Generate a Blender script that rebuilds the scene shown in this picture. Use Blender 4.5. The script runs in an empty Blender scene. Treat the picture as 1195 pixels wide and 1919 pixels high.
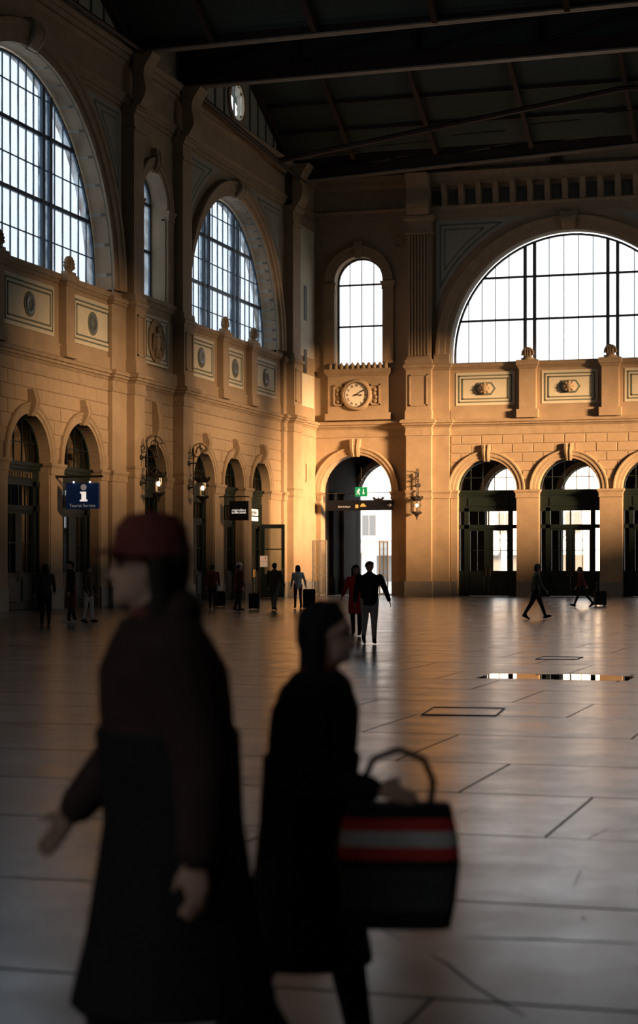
import bpy, bmesh, math, random
import numpy as np
from mathutils import Vector, Matrix, Quaternion
random.seed(7)
PI = math.pi
scene = bpy.context.scene
COL = scene.collection

# ------------------------------------------------------------------ camera, light, exposure
FPX, W_PX, H_PX, HORIZON = 3450.0, 1195.0, 1919.0, 1062.0
YAW = math.atan((1630 - W_PX / 2) / FPX)
cam_d = bpy.data.cameras.new('camera')
cam = bpy.data.objects.new('camera', cam_d); COL.objects.link(cam)
cam.location = (0, 0, 1.7); cam.rotation_euler = (PI / 2, 0, YAW)
cam_d.sensor_fit = 'HORIZONTAL'; cam_d.sensor_width = 36.0
cam_d.lens = 36.0 * FPX / W_PX
cam_d.shift_y = (HORIZON - H_PX / 2) / W_PX
cam_d.clip_end = 800
cam_d.dof.use_dof = True; cam_d.dof.focus_distance = 50.0; cam_d.dof.aperture_fstop = 3.5
scene.camera = cam

world = bpy.data.worlds.new('sky'); scene.world = world; world.use_nodes = True
wn = world.node_tree; bg = wn.nodes['Background']
bg.inputs[0].default_value = (0.90, 0.95, 1.0, 1); bg.inputs[1].default_value = 4.0

sun_d = bpy.data.lights.new('sun', 'SUN'); sun = bpy.data.objects.new('sun', sun_d); COL.objects.link(sun)
sun.location = (60, 20, 40)
SUN_DIR = Vector((-0.92, 0.365, -0.135)).normalized()
sun.rotation_euler = SUN_DIR.to_track_quat('-Z', 'Y').to_euler()
sun_d.energy = 44.0; sun_d.color = (1.0, 0.63, 0.35); sun_d.angle = math.radians(8.0)

vs = scene.view_settings
vs.view_transform = 'Standard'; vs.look = 'None'; vs.gamma = 1.0; vs.use_curve_mapping = False
vs.exposure = -0.15
scene.cycles.max_bounces = 6; scene.cycles.diffuse_bounces = 3; scene.cycles.glossy_bounces = 3
scene.cycles.transparent_max_bounces = 12; scene.cycles.use_denoising = True
scene.cycles.sample_clamp_indirect = 4.0; scene.cycles.caustics_reflective = False

S_, C_ = math.sin(YAW), math.cos(YAW)
def cam_point(px, depth, z):
    """world point that stands at that depth in the direction of a column of the photograph"""
    u = (px - W_PX / 2) / FPX * depth
    return Vector((u * C_ - depth * S_, u * S_ + depth * C_, z))
def floor_point(px, py):
    return cam_point(px, FPX * 1.7 / (py - HORIZON), 0)

# ------------------------------------------------------------------ materials
MATS = {}
def nd(nt, t, **kw):
    n = nt.nodes.new(t)
    for k, v in kw.items(): setattr(n, k, v)
    return n
def mat(name, c, rough=0.7, c2=None, scale=1.5, detail=6, spec=0.4, metal=0.0, bump=0.0, bscale=20, stretch=None, rvar=0.0, emit=0, ecol=None, coat=0.0):
    m = bpy.data.materials.new(name); m.use_nodes = True
    nt = m.node_tree; b = nt.nodes['Principled BSDF']
    b.inputs['Base Color'].default_value = (*c, 1); b.inputs['Roughness'].default_value = rough
    b.inputs['Metallic'].default_value = metal; b.inputs['Specular IOR Level'].default_value = spec
    if coat: b.inputs['Coat Weight'].default_value = coat; b.inputs['Coat Roughness'].default_value = 0.1
    if c2 or bump or rvar:
        tc = nd(nt, 'ShaderNodeTexCoord'); mp = nd(nt, 'ShaderNodeMapping')
        nt.links.new(tc.outputs['Object'], mp.inputs[0])
        if stretch: mp.inputs['Scale'].default_value = stretch
        nz = nd(nt, 'ShaderNodeTexNoise'); nz.inputs['Scale'].default_value = scale; nz.inputs['Detail'].default_value = detail
        nz.inputs['Roughness'].default_value = 0.65
        nt.links.new(mp.outputs[0], nz.inputs[0])
        if c2:
            r = nd(nt, 'ShaderNodeValToRGB')
            r.color_ramp.elements[0].position = 0.32; r.color_ramp.elements[1].position = 0.68
            r.color_ramp.elements[0].color = (*c, 1); r.color_ramp.elements[1].color = (*c2, 1)
            nt.links.new(nz.outputs[0], r.inputs[0]); nt.links.new(r.outputs[0], b.inputs['Base Color'])
        if rvar:
            mr = nd(nt, 'ShaderNodeMapRange')
            mr.inputs['From Min'].default_value = 0.3; mr.inputs['From Max'].default_value = 0.7
            mr.inputs['To Min'].default_value = rough - rvar; mr.inputs['To Max'].default_value = rough + rvar
            nt.links.new(nz.outputs[0], mr.inputs[0]); nt.links.new(mr.outputs[0], b.inputs['Roughness'])
        if bump:
            n2 = nd(nt, 'ShaderNodeTexNoise'); n2.inputs['Scale'].default_value = bscale; n2.inputs['Detail'].default_value = 5
            nt.links.new(mp.outputs[0], n2.inputs[0])
            bp = nd(nt, 'ShaderNodeBump'); bp.inputs['Strength'].default_value = bump; bp.inputs['Distance'].default_value = 0.03
            nt.links.new(n2.outputs[0], bp.inputs['Height']); nt.links.new(bp.outputs[0], b.inputs['Normal'])
    if emit:
        b.inputs['Emission Color'].default_value = (*(ecol or c), 1); b.inputs['Emission Strength'].default_value = emit
    MATS[name] = m
    return m
def glass(name, tint, gloss=0.08, rough=0.03, dust=0.0, dcol=(0.7, 0.78, 0.85), dscale=1.2):
    m = bpy.data.materials.new(name); m.use_nodes = True
    nt = m.node_tree; nt.nodes.remove(nt.nodes['Principled BSDF']); out = nt.nodes['Material Output']
    tr = nd(nt, 'ShaderNodeBsdfTransparent'); tr.inputs[0].default_value = (*tint, 1)
    gl = nd(nt, 'ShaderNodeBsdfGlossy'); gl.inputs['Roughness'].default_value = rough
    mx = nd(nt, 'ShaderNodeMixShader'); mx.inputs[0].default_value = gloss
    nt.links.new(tr.outputs[0], mx.inputs[1]); nt.links.new(gl.outputs[0], mx.inputs[2])
    last = mx
    if dust:
        tl = nd(nt, 'ShaderNodeBsdfTranslucent'); tl.inputs[0].default_value = (*dcol, 1)
        tc = nd(nt, 'ShaderNodeTexCoord'); nz = nd(nt, 'ShaderNodeTexNoise')
        nz.inputs['Scale'].default_value = dscale; nz.inputs['Detail'].default_value = 5
        nt.links.new(tc.outputs['Object'], nz.inputs[0])
        mr = nd(nt, 'ShaderNodeMapRange'); mr.inputs['From Min'].default_value = 0.35; mr.inputs['From Max'].default_value = 0.7
        mr.inputs['To Min'].default_value = 0.05; mr.inputs['To Max'].default_value = dust
        nt.links.new(nz.outputs[0], mr.inputs[0])
        m2 = nd(nt, 'ShaderNodeMixShader'); nt.links.new(mr.outputs[0], m2.inputs[0])
        nt.links.new(mx.outputs[0], m2.inputs[1]); nt.links.new(tl.outputs[0], m2.inputs[2]); last = m2
    nt.links.new(last.outputs[0], out.inputs[0]); MATS[name] = m
    return m

mat('sandstone', (0.31, 0.225, 0.145), 0.85, (0.39, 0.29, 0.19), 0.9, bump=0.25, bscale=14)
mat('ashlar', (0.34, 0.25, 0.16), 0.85, (0.42, 0.31, 0.205), 1.3, bump=0.3, bscale=16)
mat('carved_stone', (0.30, 0.22, 0.14), 0.8, (0.39, 0.29, 0.19), 2.2, bump=0.4, bscale=22)
mat('joint', (0.10, 0.075, 0.05), 0.95)
mat('plaster', (0.56, 0.52, 0.40), 0.85, (0.64, 0.59, 0.46), 1.1, bump=0.1)
mat('grey_plaster', (0.30, 0.29, 0.25), 0.9, (0.36, 0.34, 0.29), 0.8)
mat('green_line', (0.13, 0.15, 0.115), 0.8)
mat('marble_and_shade', (0.045, 0.05, 0.045), 0.35, (0.08, 0.08, 0.07), 6)  # medallion marble and slot windows; also stands in for shade in the frieze niches
mat('granite', (0.16, 0.15, 0.14), 0.55, (0.23, 0.21, 0.19), 9, bump=0.1)
mat('green_paint', (0.007, 0.013, 0.012), 0.5, (0.010, 0.018, 0.016), 3, spec=.3)
mat('blue_iron', (0.05, 0.085, 0.12), 0.5, (0.07, 0.11, 0.15), 3)
mat('dark_iron', (0.02, 0.02, 0.018), 0.5, (0.035, 0.03, 0.025), 6, metal=0.3)
mat('lead_bar', (0.10, 0.10, 0.10), 0.55)
mat('truss_iron', (0.026, 0.013, 0.009), 0.65, (0.042, 0.022, 0.015), 2)
mat('lit_truss_flange', (0.22, 0.19, 0.15), 0.6, (0.27, 0.23, 0.18), 2)  # paler than the other truss iron: light caught below is put into the colour
mat('roof_board', (0.040, 0.056, 0.046), 0.85, (0.055, 0.072, 0.060), 1.0, stretch=(0.3, 3, 1))
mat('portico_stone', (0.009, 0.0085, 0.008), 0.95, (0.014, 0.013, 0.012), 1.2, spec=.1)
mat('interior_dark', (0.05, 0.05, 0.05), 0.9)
mat('gate_metal', (0.35, 0.36, 0.36), 0.35, metal=0.7)
mat('brass', (0.30, 0.20, 0.08), 0.35, metal=0.8)
mat('black_paint', (0.006, 0.006, 0.007), 0.4)
mat('clock_face', (0.80, 0.73, 0.62), 0.5)
mat('clock_black', (0.012, 0.012, 0.012), 0.5)
mat('sign_blue', (0.004, 0.02, 0.09), 0.5, emit=0.10, ecol=(0.003, 0.03, 0.12))
mat('sign_white', (0.85, 0.83, 0.80), 0.5, emit=0.75, ecol=(1, 0.93, 0.85))
mat('sign_grey', (0.45, 0.46, 0.47), 0.5, emit=0.12, ecol=(0.6, 0.65, 0.7))
mat('sign_green', (0.0, 0.17, 0.07), 0.4, emit=0.28, ecol=(0.0, 0.36, 0.15))
mat('sign_navy', (0.003, 0.004, 0.009), 0.6, spec=.2)
mat('sign_yellow', (0.5, 0.38, 0.14), 0.5)
mat('gold_letter', (0.30, 0.21, 0.08), 0.5)
mat('bulb', (1, 0.8, 0.5), 0.5, emit=9.0, ecol=(1.0, 0.72, 0.40))
mat('spot_bulb', (1, 1, 1), 0.5, emit=5.0, ecol=(0.9, 0.95, 1.0))
mat('paper', (0.75, 0.62, 0.52), 0.8, emit=0.12, ecol=(1, 0.8, 0.65))  # sheet given a faint glow of its own; it is no lamp
mat('paper_print', (0.5, 0.15, 0.10), 0.8)
mat('shop_glow', (0.8, 0.5, 0.3), 0.6, emit=0.7, ecol=(1, 0.72, 0.50))
mat('facade', (0.80, 0.77, 0.73), 0.8, (0.84, 0.81, 0.77), 0.4)
mat('facade_trim', (0.50, 0.46, 0.42), 0.8)
mat('facade_glass', (0.20, 0.19, 0.18), 0.2)
mat('awning', (0.55, 0.52, 0.50), 0.8)
mat('plaza', (0.50, 0.48, 0.45), 0.8, (0.56, 0.54, 0.50), 0.5)
mat('bark', (0.14, 0.11, 0.09), 0.9)
mat('red_sign', (0.6, 0.05, 0.04), 0.5)
mat('crack', (0.03, 0.03, 0.03), 0.9)
glass('clear_glass', (0.60, 0.61, 0.62), 0.06)
glass('side_glass', (0.31, 0.33, 0.36), 0.06, dust=0.5, dcol=(0.30, 0.36, 0.42))
glass('strong_filter_glass', (0.115, 0.112, 0.105), 0.06)  # tint dims the sun through the two nearer made-up arches
glass('weak_filter_glass', (0.48, 0.45, 0.40), 0.06)  # tint of the widest made-up arch, balanced against the sun strength
glass('door_glass', (0.92, 0.93, 0.92), 0.07)
glass('shop_glass', (0.42, 0.47, 0.48), 0.12)
glass('gate_glass', (0.55, 0.56, 0.55), 0.10)
glass('lamp_glass', (0.93, 0.88, 0.80), 0.10, 0.1)

def floor_mat(name, tone):
    m = bpy.data.materials.new(name); m.use_nodes = True
    nt = m.node_tree; b = nt.nodes['Principled BSDF']; L = nt.links.new
    geo = nd(nt, 'ShaderNodeNewGeometry')
    n1 = nd(nt, 'ShaderNodeTexNoise'); n1.inputs['Scale'].default_value = 1.1; n1.inputs['Detail'].default_value = 9; n1.inputs['Roughness'].default_value = 0.7
    L(geo.outputs['Position'], n1.inputs[0])
    r = nd(nt, 'ShaderNodeValToRGB'); r.color_ramp.elements[0].position = 0.3; r.color_ramp.elements[1].position = 0.7
    a = [t * 0.78 for t in tone]; r.color_ramp.elements[0].color = (*a, 1); r.color_ramp.elements[1].color = (*tone, 1)
    L(n1.outputs[0], r.inputs[0])
    # scuffs: short dark streaks
    mp = nd(nt, 'ShaderNodeMapping'); mp.inputs['Rotation'].default_value = (0, 0, 0.3); mp.inputs['Scale'].default_value = (6, 13, 1)
    L(geo.outputs['Position'], mp.inputs[0])
    n2 = nd(nt, 'ShaderNodeTexNoise'); n2.inputs['Scale'].default_value = 1.0; n2.inputs['Detail'].default_value = 3
    L(mp.outputs[0], n2.inputs[0])
    r2 = nd(nt, 'ShaderNodeValToRGB'); r2.color_ramp.elements[0].position = 0.27; r2.color_ramp.elements[1].position = 0.31
    r2.color_ramp.elements[0].color = (0.25, 0.25, 0.25, 1); r2.color_ramp.elements[1].color = (1, 1, 1, 1)
    L(n2.outputs[0], r2.inputs[0])
    mx = nd(nt, 'ShaderNodeMix'); mx.data_type = 'RGBA'; mx.blend_type = 'MULTIPLY'; mx.inputs[0].default_value = 0.55
    L(r.outputs[0], mx.inputs[6]); L(r2.outputs[0], mx.inputs[7]); L(mx.outputs[2], b.inputs['Base Color'])
    mr = nd(nt, 'ShaderNodeMapRange'); mr.inputs['From Min'].default_value = 0.3; mr.inputs['From Max'].default_value = 0.7
    mr.inputs['To Min'].default_value = 0.17; mr.inputs['To Max'].default_value = 0.28
    L(n1.outputs[0], mr.inputs[0]); L(mr.outputs[0], b.inputs['Roughness'])
    b.inputs['Specular IOR Level'].default_value = 0.42
    n3 = nd(nt, 'ShaderNodeTexNoise'); n3.inputs['Scale'].default_value = 30; L(geo.outputs['Position'], n3.inputs[0])
    bp = nd(nt, 'ShaderNodeBump'); bp.inputs['Strength'].default_value = 0.06; bp.inputs['Distance'].default_value = 0.01
    L(n3.outputs[0], bp.inputs['Height']); L(bp.outputs[0], b.inputs['Normal'])
    MATS[name] = m
floor_mat('floor_dark', (0.030, 0.033, 0.034))
floor_mat('floor_mid', (0.060, 0.062, 0.061))
floor_mat('floor_light', (0.19, 0.185, 0.172))
mat('puddle', (0.03, 0.03, 0.03), 0.02, spec=0.8)

# ------------------------------------------------------------------ mesh builder
class MB:
    def __init__(s): s.v = []; s.f = []
    def add(s, verts, faces):
        n = len(s.v); s.v += [tuple(p) for p in verts]; s.f += [tuple(i + n for i in f) for f in faces]; return s
    def box(s, a0, a1, b0, b1, c0, c1):
        v = [(x, y, z) for z in (c0, c1) for y in (b0, b1) for x in (a0, a1)]
        return s.add(v, [(0, 2, 3, 1), (4, 5, 7, 6), (0, 1, 5, 4), (2, 6, 7, 3), (0, 4, 6, 2), (1, 3, 7, 5)])
    def cbox(s, a0, a1, b0, b1, c0, c1, ch):     # box whose front (c1) edges are chamfered
        v = [(a0, b0, c0), (a1, b0, c0), (a1, b1, c0), (a0, b1, c0),
             (a0, b0, c1 - ch), (a1, b0, c1 - ch), (a1, b1, c1 - ch), (a0, b1, c1 - ch),
             (a0 + ch, b0 + ch, c1), (a1 - ch, b0 + ch, c1), (a1 - ch, b1 - ch, c1), (a0 + ch, b1 - ch, c1)]
        f = [(3, 2, 1, 0), (8, 9, 10, 11)]
        for k in range(4):
            j = (k + 1) % 4
            f += [(k, j, 4 + j, 4 + k), (4 + k, 4 + j, 8 + j, 8 + k)]
        return s.add(v, f)
    def prism(s, poly, axis, t0, t1):            # polygon in the two other axes, extruded along axis
        n = len(poly)
        def mk(p, t):
            q = list(p); q.insert(axis, t); return tuple(q)
        v = [mk(p, t0) for p in poly] + [mk(p, t1) for p in poly]
        f = [tuple(range(n - 1, -1, -1)), tuple(range(n, 2 * n))]
        f += [(k, (k + 1) % n, n + (k + 1) % n, n + k) for k in range(n)]
        return s.add(v, f)
    def step(s, u0, u1, w, v0, v1, p0, p1, back=0.3):   # moulding course whose projection goes from p0 (bottom) to p1 (top), returned at its ends
        v = [(u0 - p0, v0, w - back), (u1 + p0, v0, w - back), (u1 + p0, v0, w + p0), (u0 - p0, v0, w + p0),
             (u0 - p1, v1, w - back), (u1 + p1, v1, w - back), (u1 + p1, v1, w + p1), (u0 - p1, v1, w + p1)]
        return s.add(v, [(0, 1, 2, 3), (7, 6, 5, 4), (3, 2, 6, 7), (1, 0, 4, 5), (0, 3, 7, 4), (2, 1, 5, 6)])
    def ring(s, uc, vc, prof, n=32, vb=None, a0=0.0, a1=PI):   # profile (r, w) swept round an arch, run straight down to vb
        path = []
        if vb is not None: path.append(('r', vb))
        for k in range(n + 1): path.append(('a', a0 + (a1 - a0) * k / n))
        if vb is not None: path.append(('l', vb))
        m = len(prof); v = []
        for kind, t in path:
            for r, w in prof:
                if kind == 'a': v.append((uc + r * math.cos(t), vc + r * math.sin(t), w))
                elif kind == 'r': v.append((uc + r, t, w))
                else: v.append((uc - r, t, w))
        f = []
        for i in range(len(path) - 1):
            for j in range(m):
                k = (j + 1) % m
                f.append((i * m + j, i * m + k, (i + 1) * m + k, (i + 1) * m + j))
        f.append(tuple(range(m - 1, -1, -1))); e = (len(path) - 1) * m; f.append(tuple(range(e, e + m)))
        return s.add(v, f)
    def lathe(s, prof, n=16, org=(0, 0, 0), axis=1):     # (r, h) about an axis through org
        v = []; o = Vector(org)
        for r, h in prof:
            for k in range(n):
                a = 2 * PI * k / n
                q = [r * math.cos(a), r * math.sin(a)]; q.insert(axis, h); v.append(tuple(o + Vector(q)))
        f = []
        for i in range(len(prof) - 1):
            for k in range(n):
                j = (k + 1) % n; f.append((i * n + k, i * n + j, (i + 1) * n + j, (i + 1) * n + k))
        f.append(tuple(range(n))); f.append(tuple(range((len(prof) - 1) * n, len(prof) * n)))
        return s.add(v, f)
    def tube(s, pts, r, n=8):
        pts = [Vector(p) for p in pts]; rr = r if isinstance(r, (list, tuple)) else [r] * len(pts); v = []
        up = None
        for i, p in enumerate(pts):
            d = (pts[min(i + 1, len(pts) - 1)] - pts[max(i - 1, 0)]).normalized()
            if up is None:
                up = d.orthogonal().normalized()
            up = (up - d * up.dot(d)).normalized(); sd = d.cross(up)
            for k in range(n):
                a = 2 * PI * k / n; v.append(tuple(p + (up * math.cos(a) + sd * math.sin(a)) * rr[i]))
        f = []
        for i in range(len(pts) - 1):
            for k in range(n):
                j = (k + 1) % n; f.append((i * n + k, i * n + j, (i + 1) * n + j, (i + 1) * n + k))
        f.append(tuple(range(n - 1, -1, -1))); e = (len(pts) - 1) * n; f.append(tuple(range(e, e + n)))
        return s.add(v, f)
    def ellipsoid(s, c, r, n=12, m=8):
        c = Vector(c); v = [tuple(c + Vector((0, 0, -r[2])))]
        for i in range(1, m):
            t = -PI / 2 + PI * i / m
            for k in range(n):
                a = 2 * PI * k / n
                v.append((c.x + r[0] * math.cos(t) * math.cos(a), c.y + r[1] * math.cos(t) * math.sin(a), c.z + r[2] * math.sin(t)))
        v.append(tuple(c + Vector((0, 0, r[2])))); f = []
        for k in range(n): f.append((0, 1 + (k + 1) % n, 1 + k))
        for i in range(m - 2):
            for k in range(n):
                a = 1 + i * n + k; b = 1 + i * n + (k + 1) % n; f.append((a, b, b + n, a + n))
        e = len(v) - 1; q = 1 + (m - 2) * n
        for k in range(n): f.append((q + k, q + (k + 1) % n, e))
        return s.add(v, f)
    def mesh(s, name, m, smooth=False):
        me = bpy.data.meshes.new(name); me.from_pydata(s.v, [], s.f)
        bm = bmesh.new(); bm.from_mesh(me); bmesh.ops.recalc_face_normals(bm, faces=bm.faces); bm.to_mesh(me); bm.free()
        if m: me.materials.append(MATS[m])
        if smooth:
            me.polygons.foreach_set('use_smooth', [True] * len(me.polygons))
        return me
    def build(s, name, m, parent=None, M=None, smooth=False):
        return link(name, s.mesh(name, m, smooth), parent, M)
def link(name, me, parent=None, M=None):
    o = bpy.data.objects.new(name, me); COL.objects.link(o)
    if parent: o.parent = parent
    if M is not None:
        if parent: o.matrix_local = M
        else: o.matrix_world = M
    return o
def empty(name, M=None, parent=None):
    o = bpy.data.objects.new(name, None); COL.objects.link(o); o.empty_display_size = 0.2
    if parent: o.parent = parent
    if M is not None: o.matrix_world = M
    return o
def tag(o, label=None, cat=None, group=None, kind=None):
    if label: o['label'] = label
    if cat: o['category'] = cat
    if group: o['group'] = group
    if kind: o['kind'] = kind
    return o
def T(x, y, z): return Matrix.Translation((x, y, z))
def RZ(a): return Matrix.Rotation(a, 4, 'Z')
FAR_Y, LEFT_X = 104.3, -31.6
MF = Matrix(((1, 0, 0, 0), (0, 0, -1, FAR_Y), (0, 1, 0, 0), (0, 0, 0, 1)))      # local (u, v, w): along the wall, up, into the hall
ML = Matrix(((0, 0, 1, LEFT_X), (1, 0, 0, 0), (0, 1, 0, 0), (0, 0, 0, 1)))

def wall_zone(mb, u0, u1, v0, v1, ops, depth, n=24):
    """wall slab front w=0 back w=-depth with round-headed openings (uc, r, vbottom, vspring), all inside the zone"""
    ops = sorted(ops); cur = u0
    def slab(a, b, c, d):
        if b - a > 1e-4 and d - c > 1e-4: mb.box(a, b, c, d, -depth, 0)
    for uc, r, vb, vsp in ops:
        slab(cur, uc - r, v0, v1); slab(uc - r, uc + r, v0, vb)
        pts = [(uc + r * math.cos(PI - PI * k / n), vsp + r * math.sin(PI * k / n)) for k in range(n + 1)]
        v = []
        for (a, b) in pts: v += [(a, b, 0), (a, v1, 0), (a, b, -depth), (a, v1, -depth)]
        f = []
        for k in range(n):
            i = 4 * k; j = i + 4
            f += [(i, j, j + 1, i + 1), (i + 2, i + 3, j + 3, j + 2), (i, i + 2, j + 2, j), (i + 1, j + 1, j + 3, i + 3)]
        mb.add(v, f)
        cur = uc + r
    slab(cur, u1, v0, v1)

def clip_arch(poly, uc, vsp, r, n=40):
    arch = [(uc + r * math.cos(PI * k / n), vsp + r * math.sin(PI * k / n)) for k in range(n + 1)]
    arch += [(uc - r, -5), (uc + r, -5)]
    out = poly
    for i in range(len(arch)):
        a, b = arch[i], arch[(i + 1) % len(arch)]
        inp, out = out, []
        if not inp: return []
        sd = lambda p: (b[0] - a[0]) * (p[1] - a[1]) - (b[1] - a[1]) * (p[0] - a[0])
        for k in range(len(inp)):
            p, q = inp[k], inp[(k + 1) % len(inp)]; dp, dq = sd(p), sd(q)
            if dp >= 0: out.append(p)
            if (dp >= 0) != (dq >= 0):
                t = dp / (dp - dq); out.append((p[0] + (q[0] - p[0]) * t, p[1] + (q[1] - p[1]) * t))
    return out
def arch_top(u, uc, vsp, r):
    d = r * r - (u - uc) ** 2
    return vsp + math.sqrt(d) if d > 0 else vsp
def area(p):
    return abs(sum(p[i][0] * p[(i + 1) % len(p)][1] - p[(i + 1) % len(p)][0] * p[i][1] for i in range(len(p)))) / 2

def blocks(parent, u0, u1, v0, v1, rows, length, arches, w=0.0):
    """ashlar blocks proud of the wall; those over an arch are cut to its extrados"""
    h = (v1 - v0) / rows; cache = {}; j = 0.02
    for rw in range(rows):
        a = v0 + rw * h + j; b = v0 + (rw + 1) * h - j
        s = u0 - (length / 2 if rw % 2 else 0)
        while s < u1 - 0.05:
            x0, x1 = max(s, u0) + j, min(s + length, u1) - j
            s += length
            if x1 - x0 < 0.12: continue
            hit = None
            for uc, vsp, R in arches:
                if x1 > uc - R and x0 < uc + R and a < arch_top(min(max(uc, x0), x1), uc, vsp, R): hit = (uc, vsp, R)
            if hit is None:
                key = (round(x1 - x0, 3), round(b - a, 3))
                if key not in cache:
                    cache[key] = MB().cbox(0, key[0], 0, key[1], -0.02, 0.045, 0.018).mesh('stone_block', 'ashlar')
                link('stone_block', cache[key], parent, T(x0, a, w))
            else:
                n = 8; cols = []
                for k in range(n + 1):
                    u = x0 + (x1 - x0) * k / n
                    lo = a
                    for uc, vsp, R in arches:
                        if abs(u - uc) < R: lo = max(lo, arch_top(u, uc, vsp, R))
                    cols.append((u, lo))
                runs = []; cr = []
                for c in cols:
                    if c[1] < b - 0.02: cr.append(c)
                    else:
                        if len(cr) > 1: runs.append(cr)
                        cr = []
                if len(cr) > 1: runs.append(cr)
                for r_ in runs:
                    poly = [(u, lo) for u, lo in r_] + [(r_[-1][0], b), (r_[0][0], b)]
                    if area(poly) > 0.02: MB().prism(poly, 2, w - 0.02, w + 0.045).build('stone_block', 'ashlar', parent)

def keystone(parent, uc, v0, v1, wb, wt, w0, proud):
    mb = MB(); n = 10
    prof = []
    for k in range(n + 1):       # scrolled S profile
        t = k / n; v = v0 + (v1 - v0) * t
        p = proud * (0.55 + 0.45 * math.sin(t * PI * 1.15 - 0.35)) + (0.06 if t > 0.85 else 0)
        prof.append((v, p, wb + (wt - wb) * t))
    vts = []; f = []
    for (v, p, hw) in prof: vts += [(uc - hw, v, w0), (uc - hw, v, w0 + p), (uc - hw * 0.45, v, w0 + p + 0.03), (uc - hw * .3, v, w0 + p - .02), (uc + hw * .3, v, w0 + p - .02), (uc + hw * 0.45, v, w0 + p + 0.03), (uc + hw, v, w0 + p), (uc + hw, v, w0)]
    for k in range(n):
        for q in range(8):
            q2 = (q + 1) % 8; f.append((8 * k + q, 8 * k + q2, 8 * k + 8 + q2, 8 * k + 8 + q))
    f.append(tuple(range(7, -1, -1))); f.append(tuple(range(8 * n, 8 * n + 8)))
    return mb.add(vts, f).build('keystone', 'carved_stone', parent)

def archivolt(parent, uc, vsp, rin, rout, w=0.0, proud=0.16, name='archivolt', n=32, dark=None):
    d = rout - rin
    prof = [(rin, w - 0.25), (rin, w + proud * .45), (rin + d * .3, w + proud * .5), (rin + d * .34, w + proud * .75), (rin + d * .7, w + proud * .8),
            (rin + d * .76, w + proud), (rin + d * .94, w + proud * 1.05), (rout, w + proud * .8), (rout, w - 0.25)]
    return MB().ring(uc, vsp, prof, n).build(name, 'carved_stone', parent)

def finial(parent, u, v, w, s=1.0):
    """palmette with curled leaves"""
    mb = MB()
    mb.ellipsoid((u, v + 0.34 * s, w), (0.27 * s, 0.32 * s, 0.15 * s), 12, 8)
    for k in range(-4, 5):
        a = k * 0.40; x = math.sin(a) * 0.29 * s; y = 0.33 * s + math.cos(a) * 0.31 * s
        mb.ellipsoid((u + x, v + y, w + 0.03 * s), (0.085 * s, 0.085 * s, 0.11 * s), 8, 6)
    for k in range(-1, 2): mb.ellipsoid((u + k * .13 * s, v + .36 * s, w + .12 * s), (.05 * s, .2 * s, .06 * s), 6, 6)
    mb.box(u - 0.34 * s, u + 0.34 * s, v - 0.06, v + 0.12 * s, w - 0.15 * s, w + 0.15 * s)
    return mb.build('finial', 'carved_stone', parent, smooth=True)

def parapet_panel(parent, u0, u1, v0, v1, style, w=0.0):
    """sunken cream panel with green lines and a boss"""
    p = MB().box(u0, u1, v0, v1, w - 0.05, w + 0.03).build('parapet_panel', 'plaster', parent)
    mb = MB(); t = 0.07
    for ins, z in ((0.16, 0.045), (0.36, 0.05)):
        a0, a1, b0, b1 = u0 + ins, u1 - ins, v0 + ins, v1 - ins
        if ins == 0.36: b0, b1 = v0 + 0.34, v1 - 0.34
        for r in ((a0, a1, b0, b0 + t), (a0, a1, b1 - t, b1), (a0, a0 + t, b0, b1), (a1 - t, a1, b0, b1)):
            mb.box(r[0], r[1], r[2], r[3], w, w + z)
    mb.build('border_line', 'green_line', p)
    uc, vc = (u0 + u1) / 2, (v0 + v1) / 2
    if style == 'round':
        MB().lathe([(0.50, 0), (0.50, 0.06), (0.40, 0.07)], 20, (uc, vc, w), 2).build('medallion_rim', 'green_line', p)
        MB().lathe([(0.38, 0), (0.38, 0.09), (0.30, 0.10), (0.05, 0.05)], 20, (uc, vc, w), 2).build('medallion', 'marble_and_shade', p)
    else:
        hx = [(uc - 0.62, vc), (uc - 0.38, vc - 0.36), (uc + 0.38, vc - 0.36), (uc + 0.62, vc), (uc + 0.38, vc + 0.36), (uc - 0.38, vc + 0.36)]
        MB().prism(hx, 2, w, w + 0.10).build('boss_plate', 'green_line', p)
        hx2 = [(uc - 0.50, vc), (uc - 0.32, vc - 0.27), (uc + 0.32, vc - 0.27), (uc + 0.50, vc), (uc + 0.32, vc + 0.27), (uc - 0.32, vc + 0.27)]
        MB().prism(hx2, 2, w, w + 0.13).build('boss_field', 'plaster', p)
        b = MB().lathe([(0.30, 0.1), (0.30, 0.2), (0.2, 0.28), (0.05, 0.33)], 12, (uc, vc, w), 2)
        for k in range(8): b.ellipsoid((uc + .25 * math.cos(k * PI / 4), vc + .25 * math.sin(k * PI / 4), w + .2), (.08, .08, .08), 6, 5)
        b.build('rosette', 'carved_stone', p, smooth=True)
    return p

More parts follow.
